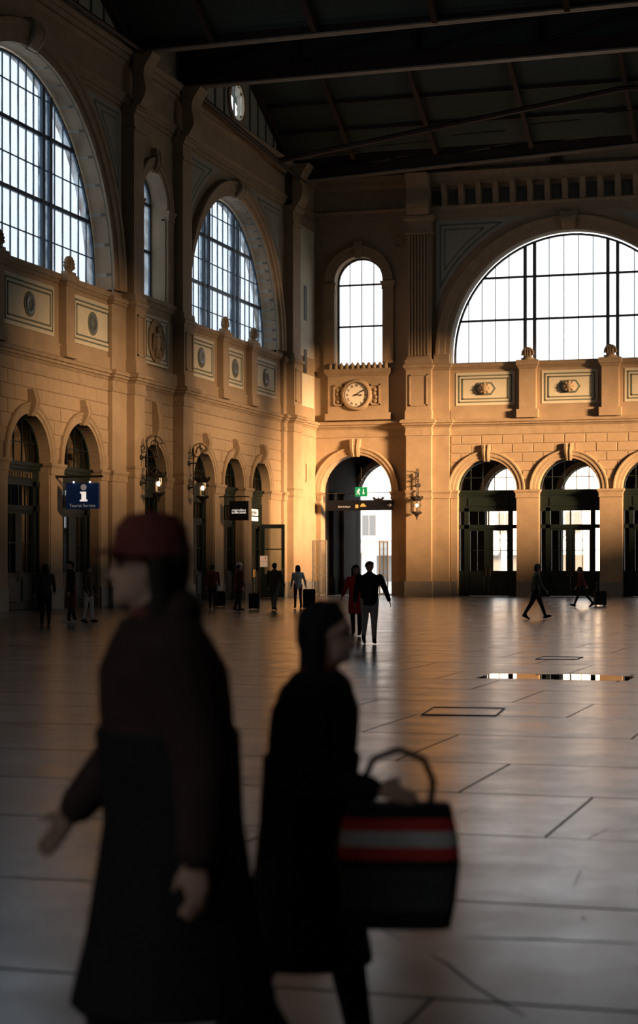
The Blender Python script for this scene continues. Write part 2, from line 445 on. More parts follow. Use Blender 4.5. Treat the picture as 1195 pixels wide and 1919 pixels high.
def arch_window(name, M, label, uc, r, sill, vsp, recess, cols, transoms, pairs, glass_m, frame_m, half_bars=False, bar=0.022, post=0.09, tbar=0.06):
    """iron window: cols = list of thin bar u offsets, transoms = heights, pairs = thick post offsets"""
    root = tag(empty(name, M), label, None, None, 'structure')
    w = -recess
    MB().ring(uc, vsp, [(r - 0.10, w - .06), (r - 0.10, w + .08), (r + 0.02, w + .08), (r + 0.02, w - .06)], 40, sill).build('frame', frame_m, root)
    MB().box(uc - r, uc + r, sill, sill + 0.10, w - .06, w + .1).build('sill_bar', frame_m, root)
    for p in pairs:
        t = arch_top(uc + p, uc, vsp, r - 0.05)
        MB().box(uc + p - post, uc + p + post, sill, t, w - .1, w + .12).build('mullion', frame_m, root)
    for tv in transoms:
        hw = r - 0.05 if tv <= vsp else math.sqrt(max(0, r * r - (tv - vsp) ** 2)) - 0.03
        MB().box(uc - hw, uc + hw, tv - tbar, tv + tbar, w - .06, w + .08).build('transom', frame_m, root)
    for c in cols:
        t = arch_top(uc + c, uc, vsp, r - 0.05)
        MB().box(uc + c - bar, uc + c + bar, sill, t, w - .03, w + .03).build('glazing_bar', frame_m, root)
    hs = [sill] + list(transoms)
    if half_bars:
        hh = []
        for k, a in enumerate(hs):
            b = hs[k + 1] if k + 1 < len(hs) else a + (hs[1] - hs[0])
            m = (a + b) / 2
            if m < vsp + r - 0.3:
                hw = r - 0.05 if m <= vsp else math.sqrt(max(0, r * r - (m - vsp) ** 2)) - 0.03
                MB().box(uc - hw, uc + hw, m - bar * .7, m + bar * .7, w - .03, w + .03).build('glazing_bar', frame_m, root)
    us = sorted([-r] + list(cols) + list(pairs) + [r]); vv = hs + [vsp + r]
    for a, b in zip(us[:-1], us[1:]):
        for c, d in zip(vv[:-1], vv[1:]):
            poly = clip_arch([(uc + a, c), (uc + b, c), (uc + b, d), (uc + a, d)], uc, vsp, r - 0.04)
            if len(poly) > 2 and area(poly) > 0.01:
                MB().add([(p[0], p[1], w) for p in poly], [tuple(range(len(poly)))]).build('pane', glass_m, root)
    return root

def station_door(name, M, label, uc, r, vsp, recess, glass_m, kind='double', fanrows=1, leaves=True):
    """tall glazed door screen filling a round-headed opening"""
    root = tag(empty(name, M), label, None, None, 'structure'); w = -recess; g = 'green_paint'; k = r / 1.7
    def bx(nm, a0, a1, b0, b1, d=0.07, m=g, p=root): return MB().box(uc + a0, uc + a1, b0, b1, w - d, w + d).build(nm, m, p)
    def pane(a0, a1, b0, b1, p=root): return MB().add([(uc + a0, b0, w), (uc + a1, b0, w), (uc + a1, b1, w), (uc + a0, b1, w)], [(0, 1, 2, 3)]).build('pane', glass_m, p)
    vt = vsp - 0.10
    MB().ring(uc, vsp, [(r - .09, w - .07), (r - .09, w + .07), (r + .02, w + .07), (r + .02, w - .07)], 28).build('fanlight_frame', g, root)
    t = MB(); t.box(uc - r, uc + r, vt - .06, vt + .10, w - .1, w + .16); t.box(uc - r, uc + r, vt - .20, vt - .06, w - .08, w + .11)
    t.build('entablature', g, root)
    frz = bx('frieze_board', -r, r, 5.08, vt - .18, 0.05)
    MB().box(uc - 1.15 * k, uc + 1.15 * k, 5.2, vt - .32, w + .03, w + .09).build('raised_panel', g, frz)
    bx('rail', -r, r, 4.90, 5.10, 0.09); bx('rail', -r, r, 3.90, 4.12, 0.09)
    for s in (-1, 1):
        a, b = sorted((s * 1.12 * k, s * 1.38 * k)); bx('stile', a, b, 0, 5.10, 0.09)
        a, b = sorted((s * 1.63 * k, s * r)); bx('stile', a, b, 0, 5.10, 0.07)
        a, b = sorted((s * 1.38 * k, s * 1.63 * k)); bx('side_board', a, b, 0, 1.47)
        pane(a, b, 1.47, 3.9); pane(a, b, 4.12, 4.9)
        bx('glazing_bar', a, b, 2.62, 2.66, 0.03)
        # transom light
        a, b = sorted((s * 0.04, s * 1.15 * k)); pane(a, b, 4.12, 4.9)
        bx('glazing_bar', s * .6 * k - .018, s * .6 * k + .018, 4.12, 4.9, 0.03)
        if leaves:
            a, b = sorted((s * 0.004, s * 1.15 * k))
            leaf = bx('door_leaf', a, b, 0.02, 1.47, 0.05)
            c, d = sorted((s * 0.26 * k, s * 1.05 * k))
            lo, hi = sorted((s * 0.004, s * 0.26 * k)); bx('leaf_stile', lo, hi, 1.47, 3.9, 0.05, g, leaf)
            lo, hi = sorted((s * 1.05 * k, s * 1.15 * k)); bx('leaf_stile', lo, hi, 1.47, 3.9, 0.05, g, leaf)
            bx('leaf_rail', c, d, 3.78, 3.9, 0.05, g, leaf)
            pane(c, d, 1.47, 3.78, leaf)
            bx('glazing_bar', c, d, 2.62, 2.66, 0.03, g, leaf)
            m_ = (c + d) / 2; bx('glazing_bar', m_ - .02, m_ + .02, 1.47, 3.78, 0.03, g, leaf)
            MB().cbox(uc + c - .02, uc + d + .02, 0.3, 1.3, w, w + .09, .03).build('kick_panel', g, leaf)
            h = MB().tube([(uc + s * .12, 1.15, w + .05), (uc + s * .12, 1.15, w + .13), (uc + s * .12, 1.55, w + .13), (uc + s * .12, 1.55, w + .05)], .018, 6)
            h.build('handle', 'brass', leaf)
    bx('glazing_bar', -.04, .04, 4.12, 4.9, 0.05)
    # fanlight
    nb = 5; us = [-r + 2 * r * q / nb for q in range(nb + 1)]; rows = [vt + .1, vsp + r * .42, vsp + r]
    for q in us[1:-1]: bx('glazing_bar', q - .02, q + .02, vt + .1, arch_top(uc + q, uc, vsp, r - .05), 0.03)
    hw = math.sqrt(r * r - (r * .42) ** 2) - .03; bx('glazing_bar', -hw, hw, vsp + r * .42 - .02, vsp + r * .42 + .02, 0.03)
    for a, b in zip(us[:-1], us[1:]):
        for c, d in zip(rows[:-1], rows[1:]):
            poly = clip_arch([(uc + a, c), (uc + b, c), (uc + b, d), (uc + a, d)], uc, vsp, r - .05)
            if len(poly) > 2 and area(poly) > .01:
                MB().add([(p[0], p[1], w) for p in poly], [tuple(range(len(poly)))]).build('pane', glass_m, root)
    return root

def pier_capital(parent, u0, u1, v=5.65, w=0.0, p=0.12):
    mb = MB()
    mb.step(u0, u1, w, v, v + .07, .03 + p * .2, .03 + p * .2); mb.step(u0, u1, w, v + .07, v + .27, p * .3, p * .5)
    mb.step(u0, u1, w, v + .27, v + .36, p * .6, p * 1.0); mb.step(u0, u1, w, v + .36, v + .46, p * 1.15, p * 1.15)
    return mb.build('impost', 'carved_stone', parent)

def course(parent, u0, u1, w, steps, name='cornice', m='carved_stone', back=0.3):
    mb = MB()
    for v0, v1, p0, p1 in steps: mb.step(u0, u1, w, v0, v1, p0, p1, back)
    return mb.build(name, m, parent)
CORN = [(9.30, 9.50, .05, .05), (9.50, 9.78, .03, .03), (9.78, 9.90, .06, .14), (9.90, 10.02, .20, .22), (10.02, 10.14, .30, .32), (10.14, 10.22, .32, .22)]
SILLC = [(13.10, 13.22, .04, .10), (13.22, 13.36, .14, .16), (13.36, 13.46, .16, .06)]
ENT = [(21.95, 22.15, .06, .06), (22.15, 22.40, .12, .12), (22.40, 22.55, .14, .24), (23.75, 23.95, .10, .22), (23.95, 24.2, .34, .36), (24.2, 24.45, .44, .55), (24.45, 24.6, .55, .40)]

def pilaster(parent, u0, u1, w, fluted=False, console=True, top=22.0):
    """giant pilaster: plinth, lower shaft, cornice block, pedestal with panel, upper shaft, scrolled console"""
    hb = 0.14
    sh = MB().box(u0, u1, .85, 9.3, 0 - .1, w).build('pilaster', 'sandstone', parent)
    MB().box(u0 - .08, u1 + .08, 0, .85, -.1, w + .1).build('plinth', 'granite', sh)
    course(sh, u0, u1, w, [(5.62, 5.74, .04, .06), (5.74, 6.02, .02, .02), (6.02, 6.12, .05, .08)], 'band', back=w + .1)
    course(sh, u0, u1, w, CORN, 'cornice_block', back=w + .1)
    pd = MB(); pd.box(u0 - .05, u1 + .05, 10.2, 10.75, -.1, w + .10); pd.box(u0, u1, 10.75, 13.1, -.1, w + .04); pd.build('pedestal', 'sandstone', sh)
    mb = MB()
    for r in ((u0 + .2, u1 - .2, 11.0, 11.08), (u0 + .2, u1 - .2, 12.75, 12.83), (u0 + .2, u0 + .28, 11.0, 12.83), (u1 - .28, u1 - .2, 11.0, 12.83)):
        mb.box(r[0], r[1], r[2], r[3], w, w + .09)
    mb.build('pedestal_moulding', 'carved_stone', sh)
    course(sh, u0, u1, w, SILLC, 'pedestal_cap', back=w + .1)
    MB().box(u0 + .04, u1 - .04, 13.46, top, -.1, w - .04).build('upper_shaft', 'sandstone', sh)
    if fluted:
        n = 7; st = (u1 - u0 - .2) / n; mb = MB()
        for k in range(n): mb.box(u0 + .1 + k * st + st * .22, u0 + .1 + (k + 1) * st - st * .22, 13.9, 20.9, w - .06, w + .05)
        mb.build('fluting', 'sandstone', sh)
    course(sh, u0, u1, w, [(13.46, 13.7, .07, .05)], 'upper_base', back=w + .1)
    course(sh, u0, u1, w, [(20.95, 21.05, .05, .08), (21.7, 21.85, .06, .14), (21.85, 22.0, .18, .18)], 'capital', back=w + .1)
    if console:
        pr = [(22.0, w - .1)]
        for k in range(13):
            t = k / 12; pr.append((22.05 + 2.3 * t, w + .18 + .55 * t + .16 * math.sin(t * 2 * PI * 1.1)))
        pr.append((24.35, w - .1))
        MB().prism([(v, q) for v, q in pr], 0, u0 + .1, u1 - .1).build('scroll_console', 'carved_stone', sh)
    return sh

# ------------------------------------------------------------------ far wall
DOORS_U = (-21.15, -16.4, -11.65)
BAY_U = -28.95
ARCH_U, ARCH_R, SPR = -16.38, 6.80, 13.95
mb = MB()
wall_zone(mb, -33.2, 14, 0, 10.0, [(BAY_U, 2.15, 0, 6.12)] + [(u, 1.75, 0, 6.12) for u in DOORS_U], 0.9)
wall_zone(mb, -33.2, 14, 10.0, 26.4, [(-28.78, 1.46, 13.55, 18.45), (ARCH_U, ARCH_R + .12, 13.45, SPR)], 0.9, 40)
wall_far = tag(mb.build('wall_far', 'sandstone', None, MF), 'sandstone end wall with arched doors, clock bay and big arched window', None, None, 'structure')
P = wall_far
blocks(P, -23.25, -8.9, 6.15, 9.28, 6, 1.2, [(u, 6.12, 2.22) for u in DOORS_U])
for u in DOORS_U:
    archivolt(P, u, 6.12, 1.75, 2.25, 0, .17); keystone(P, u, 7.75, 8.72, .17, .25, 0, .30)
archivolt(P, BAY_U, 6.12, 2.15, 2.62, 0, .18); keystone(P, BAY_U, 8.15, 9.2, .22, .33, 0, .36)
pier_capital(P, -31.3, -31.1); pier_capital(P, -26.8, -26.0, p=.1)
for a, b in ((-23.25, -22.9), (-19.4, -18.15), (-14.65, -13.4), (-9.9, -9.0)):
    MB().box(a, b, 0, .85, -.1, .09).build('plinth', 'granite', P)
    MB().box(a, b, .85, 5.65, -.1, .05).build('pier_shaft', 'sandstone', P)
    pier_capital(P, a, b, w=.05)
MB().box(-31.6, -31.12, 0, .85, -.1, .07).build('plinth', 'granite', P); MB().box(-26.78, -25.8, 0, .85, -.1, .07).build('plinth', 'granite', P)
for a, b in ((-31.6, -25.78), (-24.3, 14)): course(P, a, b, 0, CORN)
# secondary strips and pilasters
for a, b in ((-24.3, -23.3), (-9.4, -8.5)):
    st = MB(); st.box(a, b, .85, 9.3, -.1, .22); st.box(a, b, 10.2, 13.1, -.1, .2); st.build('pilaster_strip', 'sandstone', P)
    MB().box(a, b + .05, 0, .85, -.1, .28).build('plinth', 'granite', P)
    course(P, a, b, .22, CORN, 'cornice_block', back=.32); course(P, a, b, .22, SILLC, 'strip_cap', back=.32)
    pier_capital(P, a, b, w=.22)
pilaster(P, -25.78, -24.3, .55, fluted=True)
pilaster(P, -8.5, -7.0, .55, fluted=True)
# clock bay, upper storey
archivolt(P, -28.78, 18.45, 1.46, 2.1, 0, .22); keystone(P, -28.78, 19.8, 20.85, .2, .28, 0, .3)
for a, b in ((-30.9, -30.24), (-27.32, -26.66)):
    MB().box(a, b, 13.6, 18.3, -.1, .12).build('window_jamb', 'sandstone', P); pier_capital(P, a, b, v=17.95, w=.12, p=.1)
for s in (-1, 1):
    MB().lathe([(.36, 0), (.36, .08), (.26, .1), (.2, .04)], 20, (-28.78 + s * 2.35, 20.6, 0), 2).build('roundel', 'carved_stone', P)
bal = MB(); bal.box(-30.75, -26.8, 10.3, 10.7, -.1, .32); bal.box(-30.6, -26.95, 10.7, 12.9, -.1, .22); bal.build('clock_pedestal', 'sandstone', P)
course(P, -30.6, -26.95, .22, [(12.9, 13.05, .04, .12), (13.05, 13.3, .16, .2)], 'clock_sill', back=.32)
for k in range(11):
    u = -30.45 + k * .335
    MB().lathe([(.14, -.1), (.15, .08), (.10, .2), (.02, .3)], 8, (u, 13.4, .2), 1).build('crest_leaf', 'carved_stone', P)
for s in (-1, 1):
    c = -28.84 + s * 1.12; m = MB()
    for r in ((c - .3, c + .3, 11.15, 11.23), (c - .3, c + .3, 12.3, 12.38), (c - .3, c - .22, 11.15, 12.38), (c + .22, c + .3, 11.15, 12.38)): m.box(r[0], r[1], r[2], r[3], .2, .30)
    for q in range(4): m.ellipsoid((c + .05 * math.sin(q * 2), 11.4 + q * .22, .24), (.13, .12, .06), 8, 5)
    m.build('relief_panel', 'carved_stone', P)
# big arch
archivolt(P, ARCH_U, SPR, ARCH_R + .1, 7.75, 0, .32, n=56)
MB().ring(ARCH_U, SPR, [(ARCH_R + .1, -.8), (ARCH_R + .1, .06), (ARCH_R + .22, .06), (ARCH_R + .22, -.8)], 56, 13.45).build('inner_reveal', 'grey_plaster', P)
keystone(P, ARCH_U, SPR + 6.85, SPR + 8.0, .35, .5, 0, .55)
MB().box(-24.2, -23.28, 13.46, 14.0, -.1, .3).build('arch_foot', 'carved_stone', P); MB().box(-9.48, -8.56, 13.46, 14.0, -.1, .3).build('arch_foot', 'carved_stone', P)
def spandrels(P, uc, vsp, ro, edge_off, top):
    for s in (-1, 1):
        edge = uc + s * edge_off; pts = []
        for k in range(60):
            a = PI / 2 - s * (k * .025 + .1); q = (uc + (ro + .45) * math.cos(a), vsp + (ro + .45) * math.sin(a))
            if abs(q[0] - uc) < edge_off and q[1] < top: pts.append(q)
        if len(pts) < 3: continue
        poly = [(pts[0][0], top)] + pts + [(edge, pts[-1][1]), (edge, top)]
        pn = MB().prism(poly, 2, -.05, .05).build('spandrel_panel', 'grey_plaster', P)
        # inset by moving towards the panel's corner so that the curved side stays parallel
        def inset(d):
            e2 = edge - s * d; t2 = top - d; r2 = ro + .45 + d; pp = []
            for k in range(60):
                a = PI / 2 - s * (k * .025 + .1); q = (uc + r2 * math.cos(a), vsp + r2 * math.sin(a))
                if abs(q[0] - uc) < edge_off - d and q[1] < t2: pp.append(q)
            return [(pp[0][0], t2)] + pp + [(e2, pp[-1][1]), (e2, t2)] if len(pp) > 2 else None
        for d, z, m, nm in ((.22, .06, 'green_line', 'spandrel_line'), (.32, .065, 'grey_plaster', 'spandrel_field'), (.50, .07, 'green_line', 'spandrel_line'), (.58, .075, 'grey_plaster', 'spandrel_field')):
            q = inset(d)
            if q: MB().prism(q, 2, 0, z).build(nm, m, pn)
spandrels(P, ARCH_U, SPR, 7.75, 7.75, 21.75)
# parapet
course(P, -23.25, -9.45, 0, SILLC, 'sill_course'); MB().box(-23.25, -9.45, 10.22, 10.75, -.1, .12).build('parapet_base', 'sandstone', P)
PIERS = (-18.72, -14.02)
for u in PIERS:
    pr = MB(); pr.box(u - .62, u + .62, 10.22, 10.7, -.1, .42); pr.box(u - .48, u + .48, 10.7, 13.0, -.1, .32); q = pr.build('parapet_pier', 'sandstone', P)
    course(q, u - .48, u + .48, .32, [(13.0, 13.2, .02, .12), (13.2, 13.5, .16, .16)], 'pier_cap', back=.5)
    finial(q, u, 13.5, .2, 1.05)
for a, b in ((-22.95, -19.5), (-17.95, -14.75), (-13.25, -9.8)): parapet_panel(P, a, b, 11.0, 12.9, 'hex')
# entablature with deep brackets
for a, b in ((-31.6, 14),): course(P, a, b, 0, ENT, 'entablature')
bk = MB(); bk.prism([(22.5, -.1), (22.5, .12), (22.7, .16), (23.1, .20), (23.5, .38), (23.78, .42), (23.78, -.1)], 0, -.14, .14)
bkm = bk.mesh('frieze_bracket', 'carved_stone')
u = -24.6
while u < -6:
    link('frieze_bracket', bkm, P, T(u, 0, 0)); MB().box(u + .24, u + .76, 22.68, 23.5, -.02, .03).build('niche_shade', 'marble_and_shade', P); u += 1.0  # flat dark plates: the shade of deep niches put into the colour
MB().box(-31.6, -25, 22.6, 23.7, -.05, .04).build('frieze_panel', 'carved_stone', P)
u = -28.5
while u < 14: MB().box(u - .3, u + .3, 24.6, 26.4, -.05, .22).build('attic_post', 'truss_iron', P); u += 5.7

cols = [c for c in np.arange(-6.5, 6.6, .79)]
fc = [x for x in (-5.96, -5.17, -4.38, -3.59, -1.26, -.42, .42, 1.26, 3.59, 4.38, 5.17, 5.96)]
arch_window('window_1', MF, 'great arched window above the three glazed doors, white with daylight', ARCH_U, ARCH_R, 13.45, SPR, .7, fc, (15.95, 18.4), (-2.65, -2.1, 2.1, 2.65), 'clear_glass', 'lead_bar')
arch_window('window_2', MF, 'narrow arched window above the round clock', -28.78, 1.46, 13.5, 18.45, .7, (-.73, 0, .73), (15.9, 18.35), (), 'clear_glass', 'lead_bar', tbar=.05)
dn = ('glazed double door nearest the wall lantern', 'middle glazed double door under the great arched window', 'glazed double door at the right edge of the photo')
for k, u in enumerate(DOORS_U): station_door('door_%d' % (k + 1), MF, dn[k], u, 1.75, 6.12, .62, 'door_glass')

# ------------------------------------------------------------------ left wall
LOW_N = (60.9, 65.9, 70.9); LOW_2 = (85.6, 90.1, 94.5); NAR_U = 79.0
BN_U, BN_R, B2_U, B2_R = 65.9, 8.15, 90.3, 6.95
mb = MB()
ops_low = [(u, 1.85, 0, 5.85) for u in LOW_N] + [(NAR_U, 1.5, 0, 5.85)] + [(u, 1.52, 0, 5.85) for u in LOW_2]
wall_zone(mb, 55.5, 106, 0, 10.0, ops_low, 1.2)
wall_zone(mb, 55.5, 106, 10.0, 24.8, [(BN_U, BN_R + .1, 13.65, 13.75), (NAR_U, 1.5, 14.0, 18.4), (B2_U, B2_R + .1, 13.55, 13.75)], 1.2, 40)
mb.box(74.6, 83.6, 24.8, 27.3, -1.2, 0); mb.box(97.3, 106, 24.8, 26.6, -1.2, 0); mb.box(55.4, 57.2, 24.8, 26.6, -1.2, 0)
# continuation of the wall towards the camera, out of the picture
wall_zone(mb, -12, 55.5, 0, 10.0, [], 1.2)
wall_zone(mb, -12, 55.5, 10.0, 26.4, [], 1.2, 24)
wall_left = tag(mb.build('wall_left', 'sandstone', None, ML), 'sandstone side wall with shop arches and tall arched windows', None, None, 'structure')
P = wall_left
for lows, R0, R1, u0, u1 in ((LOW_N, 1.85, 2.3, 56.2, 73.7), (LOW_2, 1.52, 1.95, 83.4, 98.5)):
    blocks(P, u0, u1, 5.9, 9.28, 6, 1.2, [(u, 5.85, R1 - .03) for u in lows])
    for u in lows:
        archivolt(P, u, 5.85, R0, R1, 0, .18); keystone(P, u, 5.85 + R0 - .1, 5.85 + R1 + .5, .14, .22, 0, .42)
    ed = [u0] + [x for u in lows for x in (u - R0, u + R0)] + [u1]
    for a, b in zip(ed[::2], ed[1::2]):
        a2, b2 = a + .08, b - .08
        if b2 - a2 < .2: continue
        MB().box(a2, b2, 0, .85, -.1, .10).build('plinth', 'granite', P); MB().box(a2, b2, .85, 5.4, -.1, .05).build('pier_shaft', 'sandstone', P); pier_capital(P, a2, b2, v=5.4, w=.05)
    course(P, u0 - .5, u1, 0, CORN)
# narrow bay between the paired pilasters
archivolt(P, NAR_U, 5.85, 1.5, 1.95, 0, .18); keystone(P, NAR_U, 7.3, 9.25, .2, .3, 0, .4)
blocks(P, 76.6, 81.4, 5.9, 9.28, 6, 1.2, [(NAR_U, 5.85, 1.93)])
course(P, 76.5, 81.4, 0, CORN)
for a, b in ((76.55, 77.4), (80.6, 81.4)): pier_capital(P, a, b, v=5.4)
archivolt(P, NAR_U, 18.4, 1.5, 2.1, 0, .22); keystone(P, NAR_U, 19.8, 20.9, .2, .28, 0, .35)
for a, b in ((76.7, 77.45), (80.55, 81.3)): MB().box(a, b, 14.0, 18.3, -.1, .12).build('window_jamb', 'sandstone', P); pier_capital(P, a, b, v=17.9, w=.12, p=.1)
course(P, 76.5, 81.4, 0, [(13.6, 13.8, .05, .15), (13.8, 14.0, .2, .2)], 'sill_course')
MB().box(76.5, 81.4, 10.2, 10.75, -.1, .25).build('parapet_base', 'sandstone', P)
tp = MB().box(77.5, 80.6, 10.95, 13.2, -.05, .12).build('relief_panel', 'plaster', P)
md = MB().lathe([(1.0, .1), (1.0, .2), (.88, .24), (.82, .16)], 28, (NAR_U, 12.08, 0), 2).build('medallion_ring', 'carved_stone', tp)
fg = MB(); fg.ellipsoid((NAR_U, 12.0, .2), (.26, .5, .14), 10, 8); fg.ellipsoid((NAR_U + .05, 12.62, .22), (.15, .18, .13), 10, 8); fg.tube([(NAR_U + .2, 12.3, .25), (NAR_U + .5, 12.0, .25), (NAR_U + .35, 11.7, .25)], .08, 6)
fg.tube([(NAR_U - .2, 12.3, .25), (NAR_U - .5, 12.35, .25), (NAR_U - .55, 11.6, .22)], .08, 6); fg.tube([(NAR_U - .1, 11.7, .2), (NAR_U - .2, 11.3, .22)], .1, 6); fg.tube([(NAR_U + .12, 11.7, .2), (NAR_U + .18, 11.3, .22)], .1, 6)
fg.build('carved_figure', 'carved_stone', tp, smooth=True)
bl = MB()
for ins in (.12, .3):
    for r in ((77.5 + ins, 80.6 - ins, 10.95 + ins, 11.0 + ins), (77.5 + ins, 80.6 - ins, 13.15 - ins, 13.2 - ins), (77.5 + ins, 77.56 + ins, 10.95 + ins, 13.2 - ins), (80.54 - ins, 80.6 - ins, 10.95 + ins, 13.2 - ins)): bl.box(r[0], r[1], r[2], r[3], .1, .14)
bl.build('border_line', 'green_line', tp)
pilaster(P, 75.3, 76.5, .6); pilaster(P, 81.43, 82.75, .55); pilaster(P, 98.6, 100.1, .6)
pilaster(P, 55.6, 56.8, .6)
for a, b in ((73.7, 75.3), (82.75, 83.4), (98.0, 98.6)):
    st = MB(); st.box(a, b, .85, 9.3, -.1, .22); st.box(a, b, 10.2, 13.3, -.1, .2); st.build('pilaster_strip', 'sandstone', P)
    MB().box(a, b, 0, .85, -.1, .28).build('plinth', 'granite', P); course(P, a, b, .22, CORN, 'cornice_block', back=.32)
    course(P, a, b, .22, SILLC, 'strip_cap', back=.32); pier_capital(P, a, b, v=5.4, w=.22)
# corner pier between the last pilaster and the end wall
cp = MB(); cp.box(100.1, 104.3, .85, 9.3, -.1, .2); cp.box(100.1, 104.3, 10.2, 22.0, -.1, .15); cp.build('corner_pier', 'sandstone', P)
MB().box(100.1, 104.3, 0, .85, -.1, .28).build('plinth', 'granite', P); course(P, 100.1, 104.2, .2, CORN, 'cornice_block', back=.3)
MB().box(100.5, 103.9, 11.0, 12.9, 0, .19).build('parapet_panel', 'plaster', P); MB().box(100.5, 103.9, 13.9, 21.4, 0, .19).build('wall_panel', 'plaster', P)
for v0, v1 in ((16.0, 18.0), (12.95, 14.3)): MB().box(101.9, 102.4, v0, v1, 0, .22).build('slot_window', 'marble_and_shade', P)
MB().box(102.2, 102.35, 6.6, 7.7, 0, .22).build('wall_slot', 'joint', P)
# big arches
for uc, r, ro, nn in ((BN_U, BN_R, 9.2, 60), (B2_U, B2_R, 7.85, 52)):
    archivolt(P, uc, 13.75, r + .1, ro, 0, .34, n=nn)
    MB().ring(uc, 13.75, [(r + .1, -1.0), (r + .1, .05), (r + .2, .05), (r + .2, -1.0)], nn, 13.6).build('inner_reveal', 'grey_plaster', P)
    keystone(P, uc, 13.75 + r + .05, 13.75 + ro + .15, .35, .5, 0, .6)
    course(P, uc - r - .6, uc + r + .6, 0, [(13.2, 13.35, .04, .12), (13.35, 13.55, .16, .18)], 'sill_course')
    MB().box(uc - r - .5, uc + r + .5, 10.22, 10.75, -.1, .12).build('parapet_base', 'sandstone', P)
    spandrels(P, uc, 13.75, ro, ro - .1, 21.8)
for uc, offs, r in ((BN_U, (-3.2, 3.2), BN_R), (B2_U, (-2.25, 2.25), B2_R)):
    for d in offs:
        u = uc + d; pr = MB(); pr.box(u - .55, u + .55, 10.22, 10.7, -.1, .42); pr.box(u - .42, u + .42, 10.7, 13.1, -.1, .34); q = pr.build('parapet_pier', 'sandstone', P)
        course(q, u - .42, u + .42, .34, [(13.1, 13.3, .02, .1), (13.3, 13.6, .14, .14)], 'pier_cap', back=.45); finial(q, u, 13.6, .25, 1.1)
    ed = [uc - r - .2, uc + offs[0] - .7, uc + offs[0] + .7, uc + offs[1] - .7, uc + offs[1] + .7, uc + r + .2]
    for a, b in zip(ed[::2], ed[1::2]): parapet_panel(P, a + .2, b - .2, 11.0, 13.0, 'round')
for a, b in ((56.8, 75.3), (76.5, 81.4), (82.75, 98.6), (100.1, 104.2)): course(P, a, b, 0, ENT, 'entablature'); MB().box(a, b, 22.5, 23.8, -.1, .08).build('frieze', 'sandstone', P)

nb = [x for x in (-7.3, -6.5, -5.7, -4.9, -4.1, -2.1, -1.4, -.7, 0, .7, 1.4, 2.1, 4.1, 4.9, 5.7, 6.5, 7.3)]
arch_window('window_3', ML, 'largest arched window at the left edge with dusty bluish panes', BN_U, BN_R, 13.6, 13.75, .8, nb, (16.6, 19.3), (-3.55, -2.85, 2.85, 3.55), 'side_glass', 'blue_iron', True, bar=.03, post=.13, tbar=.08)
nb2 = [x for x in (-6.2, -5.45, -4.7, -3.95, -3.2, -1.2, -.4, .4, 1.2, 3.2, 3.95, 4.7, 5.45, 6.2)]
arch_window('window_4', ML, 'arched window between the lantern pilaster and the hall corner', B2_U, B2_R, 13.5, 13.75, .8, nb2, (16.0, 18.5), (-2.6, -1.9, 1.9, 2.6), 'side_glass', 'blue_iron', True, bar=.03, post=.13, tbar=.08)
arch_window('window_5', ML, 'narrow arched window between the paired pilasters', NAR_U, 1.5, 14.0, 18.4, .8, (-.75, 0, .75), (16.4, 18.6), (), 'side_glass', 'blue_iron', bar=.03, tbar=.07)
dl = ['shop door at the near end of the side wall', 'shop door at the left edge with gold letters above it', 'glazed shop door behind the blue tourist sign', 'door behind the lit lantern in the narrow bay', 'shop door right of the second lit lantern', 'shop door behind the black hanging sign', 'shop door beside the open green leaf']
for k, (u, r) in enumerate([(x, 1.85) for x in LOW_N] + [(NAR_U, 1.5)] + [(x, 1.52) for x in LOW_2]):
    station_door('door_%d' % (k + 4), ML, dl[k], u, r, 5.85, .48, 'shop_glass')

# gable wall over the second bay with an oval window, and over the first
def gable(uc, half, z0, rise, oval):
    mb = MB(); n = 48; ov = (1.05, .95, z0 + 1.15)
    top = lambda u: z0 + rise * (1 - abs(u - uc) / half) + .02
    us = [uc - half + 2 * half * k / n for k in range(n + 1)]
    for a, b in zip(us[:-1], us[1:]):
        m = (a + b) / 2
        if oval and abs(m - uc) < ov[0]:
            d = ov[1] * math.sqrt(1 - ((m - uc) / ov[0]) ** 2)
            mb.box(a, b, z0 - .2, ov[2] - d, -.3, 0); 
            mb.prism([(a, ov[2] + d), (b, ov[2] + d), (b, top(b)), (a, top(a))], 2, -.3, 0)
        else: mb.prism([(a, z0 - .2), (b, z0 - .2), (b, top(b)), (a, top(a))], 2, -.3, 0)
    g = mb.build('gable', 'grey_plaster', wall_left)
    bt = MB(); q = uc - half + 1.2
    while q < uc + half - 1:
        if not (oval and abs(q - uc) < 1.4): bt.box(q - .07, q + .07, z0, top(q) - .1, 0, .07)
        q += 1.35
    bt.build('batten', 'green_line', g)
    if oval:
        v = []; f = []; N = 28
        for k in range(N):
            a = 2 * PI * k / N
            for s, w in ((1.0, .0), (1.0, .12), (1.28, .12), (1.28, 0)): v.append((uc + ov[0] * s * math.cos(a), ov[2] + ov[1] * s * math.sin(a), w))
        for k in range(N):
            j = (k + 1) % N
            for q in range(4): f.append((4 * k + q, 4 * k + (q + 1) % 4, 4 * j + (q + 1) % 4, 4 * j + q))
        MB().add(v, f).build('oval_rim', 'carved_stone', g)
        MB().add([(uc + ov[0] * math.cos(2 * PI * k / N), ov[2] + ov[1] * math.sin(2 * PI * k / N), -.1) for k in range(N)], [tuple(range(N))]).build('oval_pane', 'clear_glass', g)
        MB().box(uc - .04, uc + .04, ov[2] - ov[1], ov[2] + ov[1], -.14, -.05).build('oval_bar', 'lead_bar', g)
gable(90.5, 8.45, 24.72, 4.05, True); gable(BN_U, 10.05, 24.85, 4.6, True)

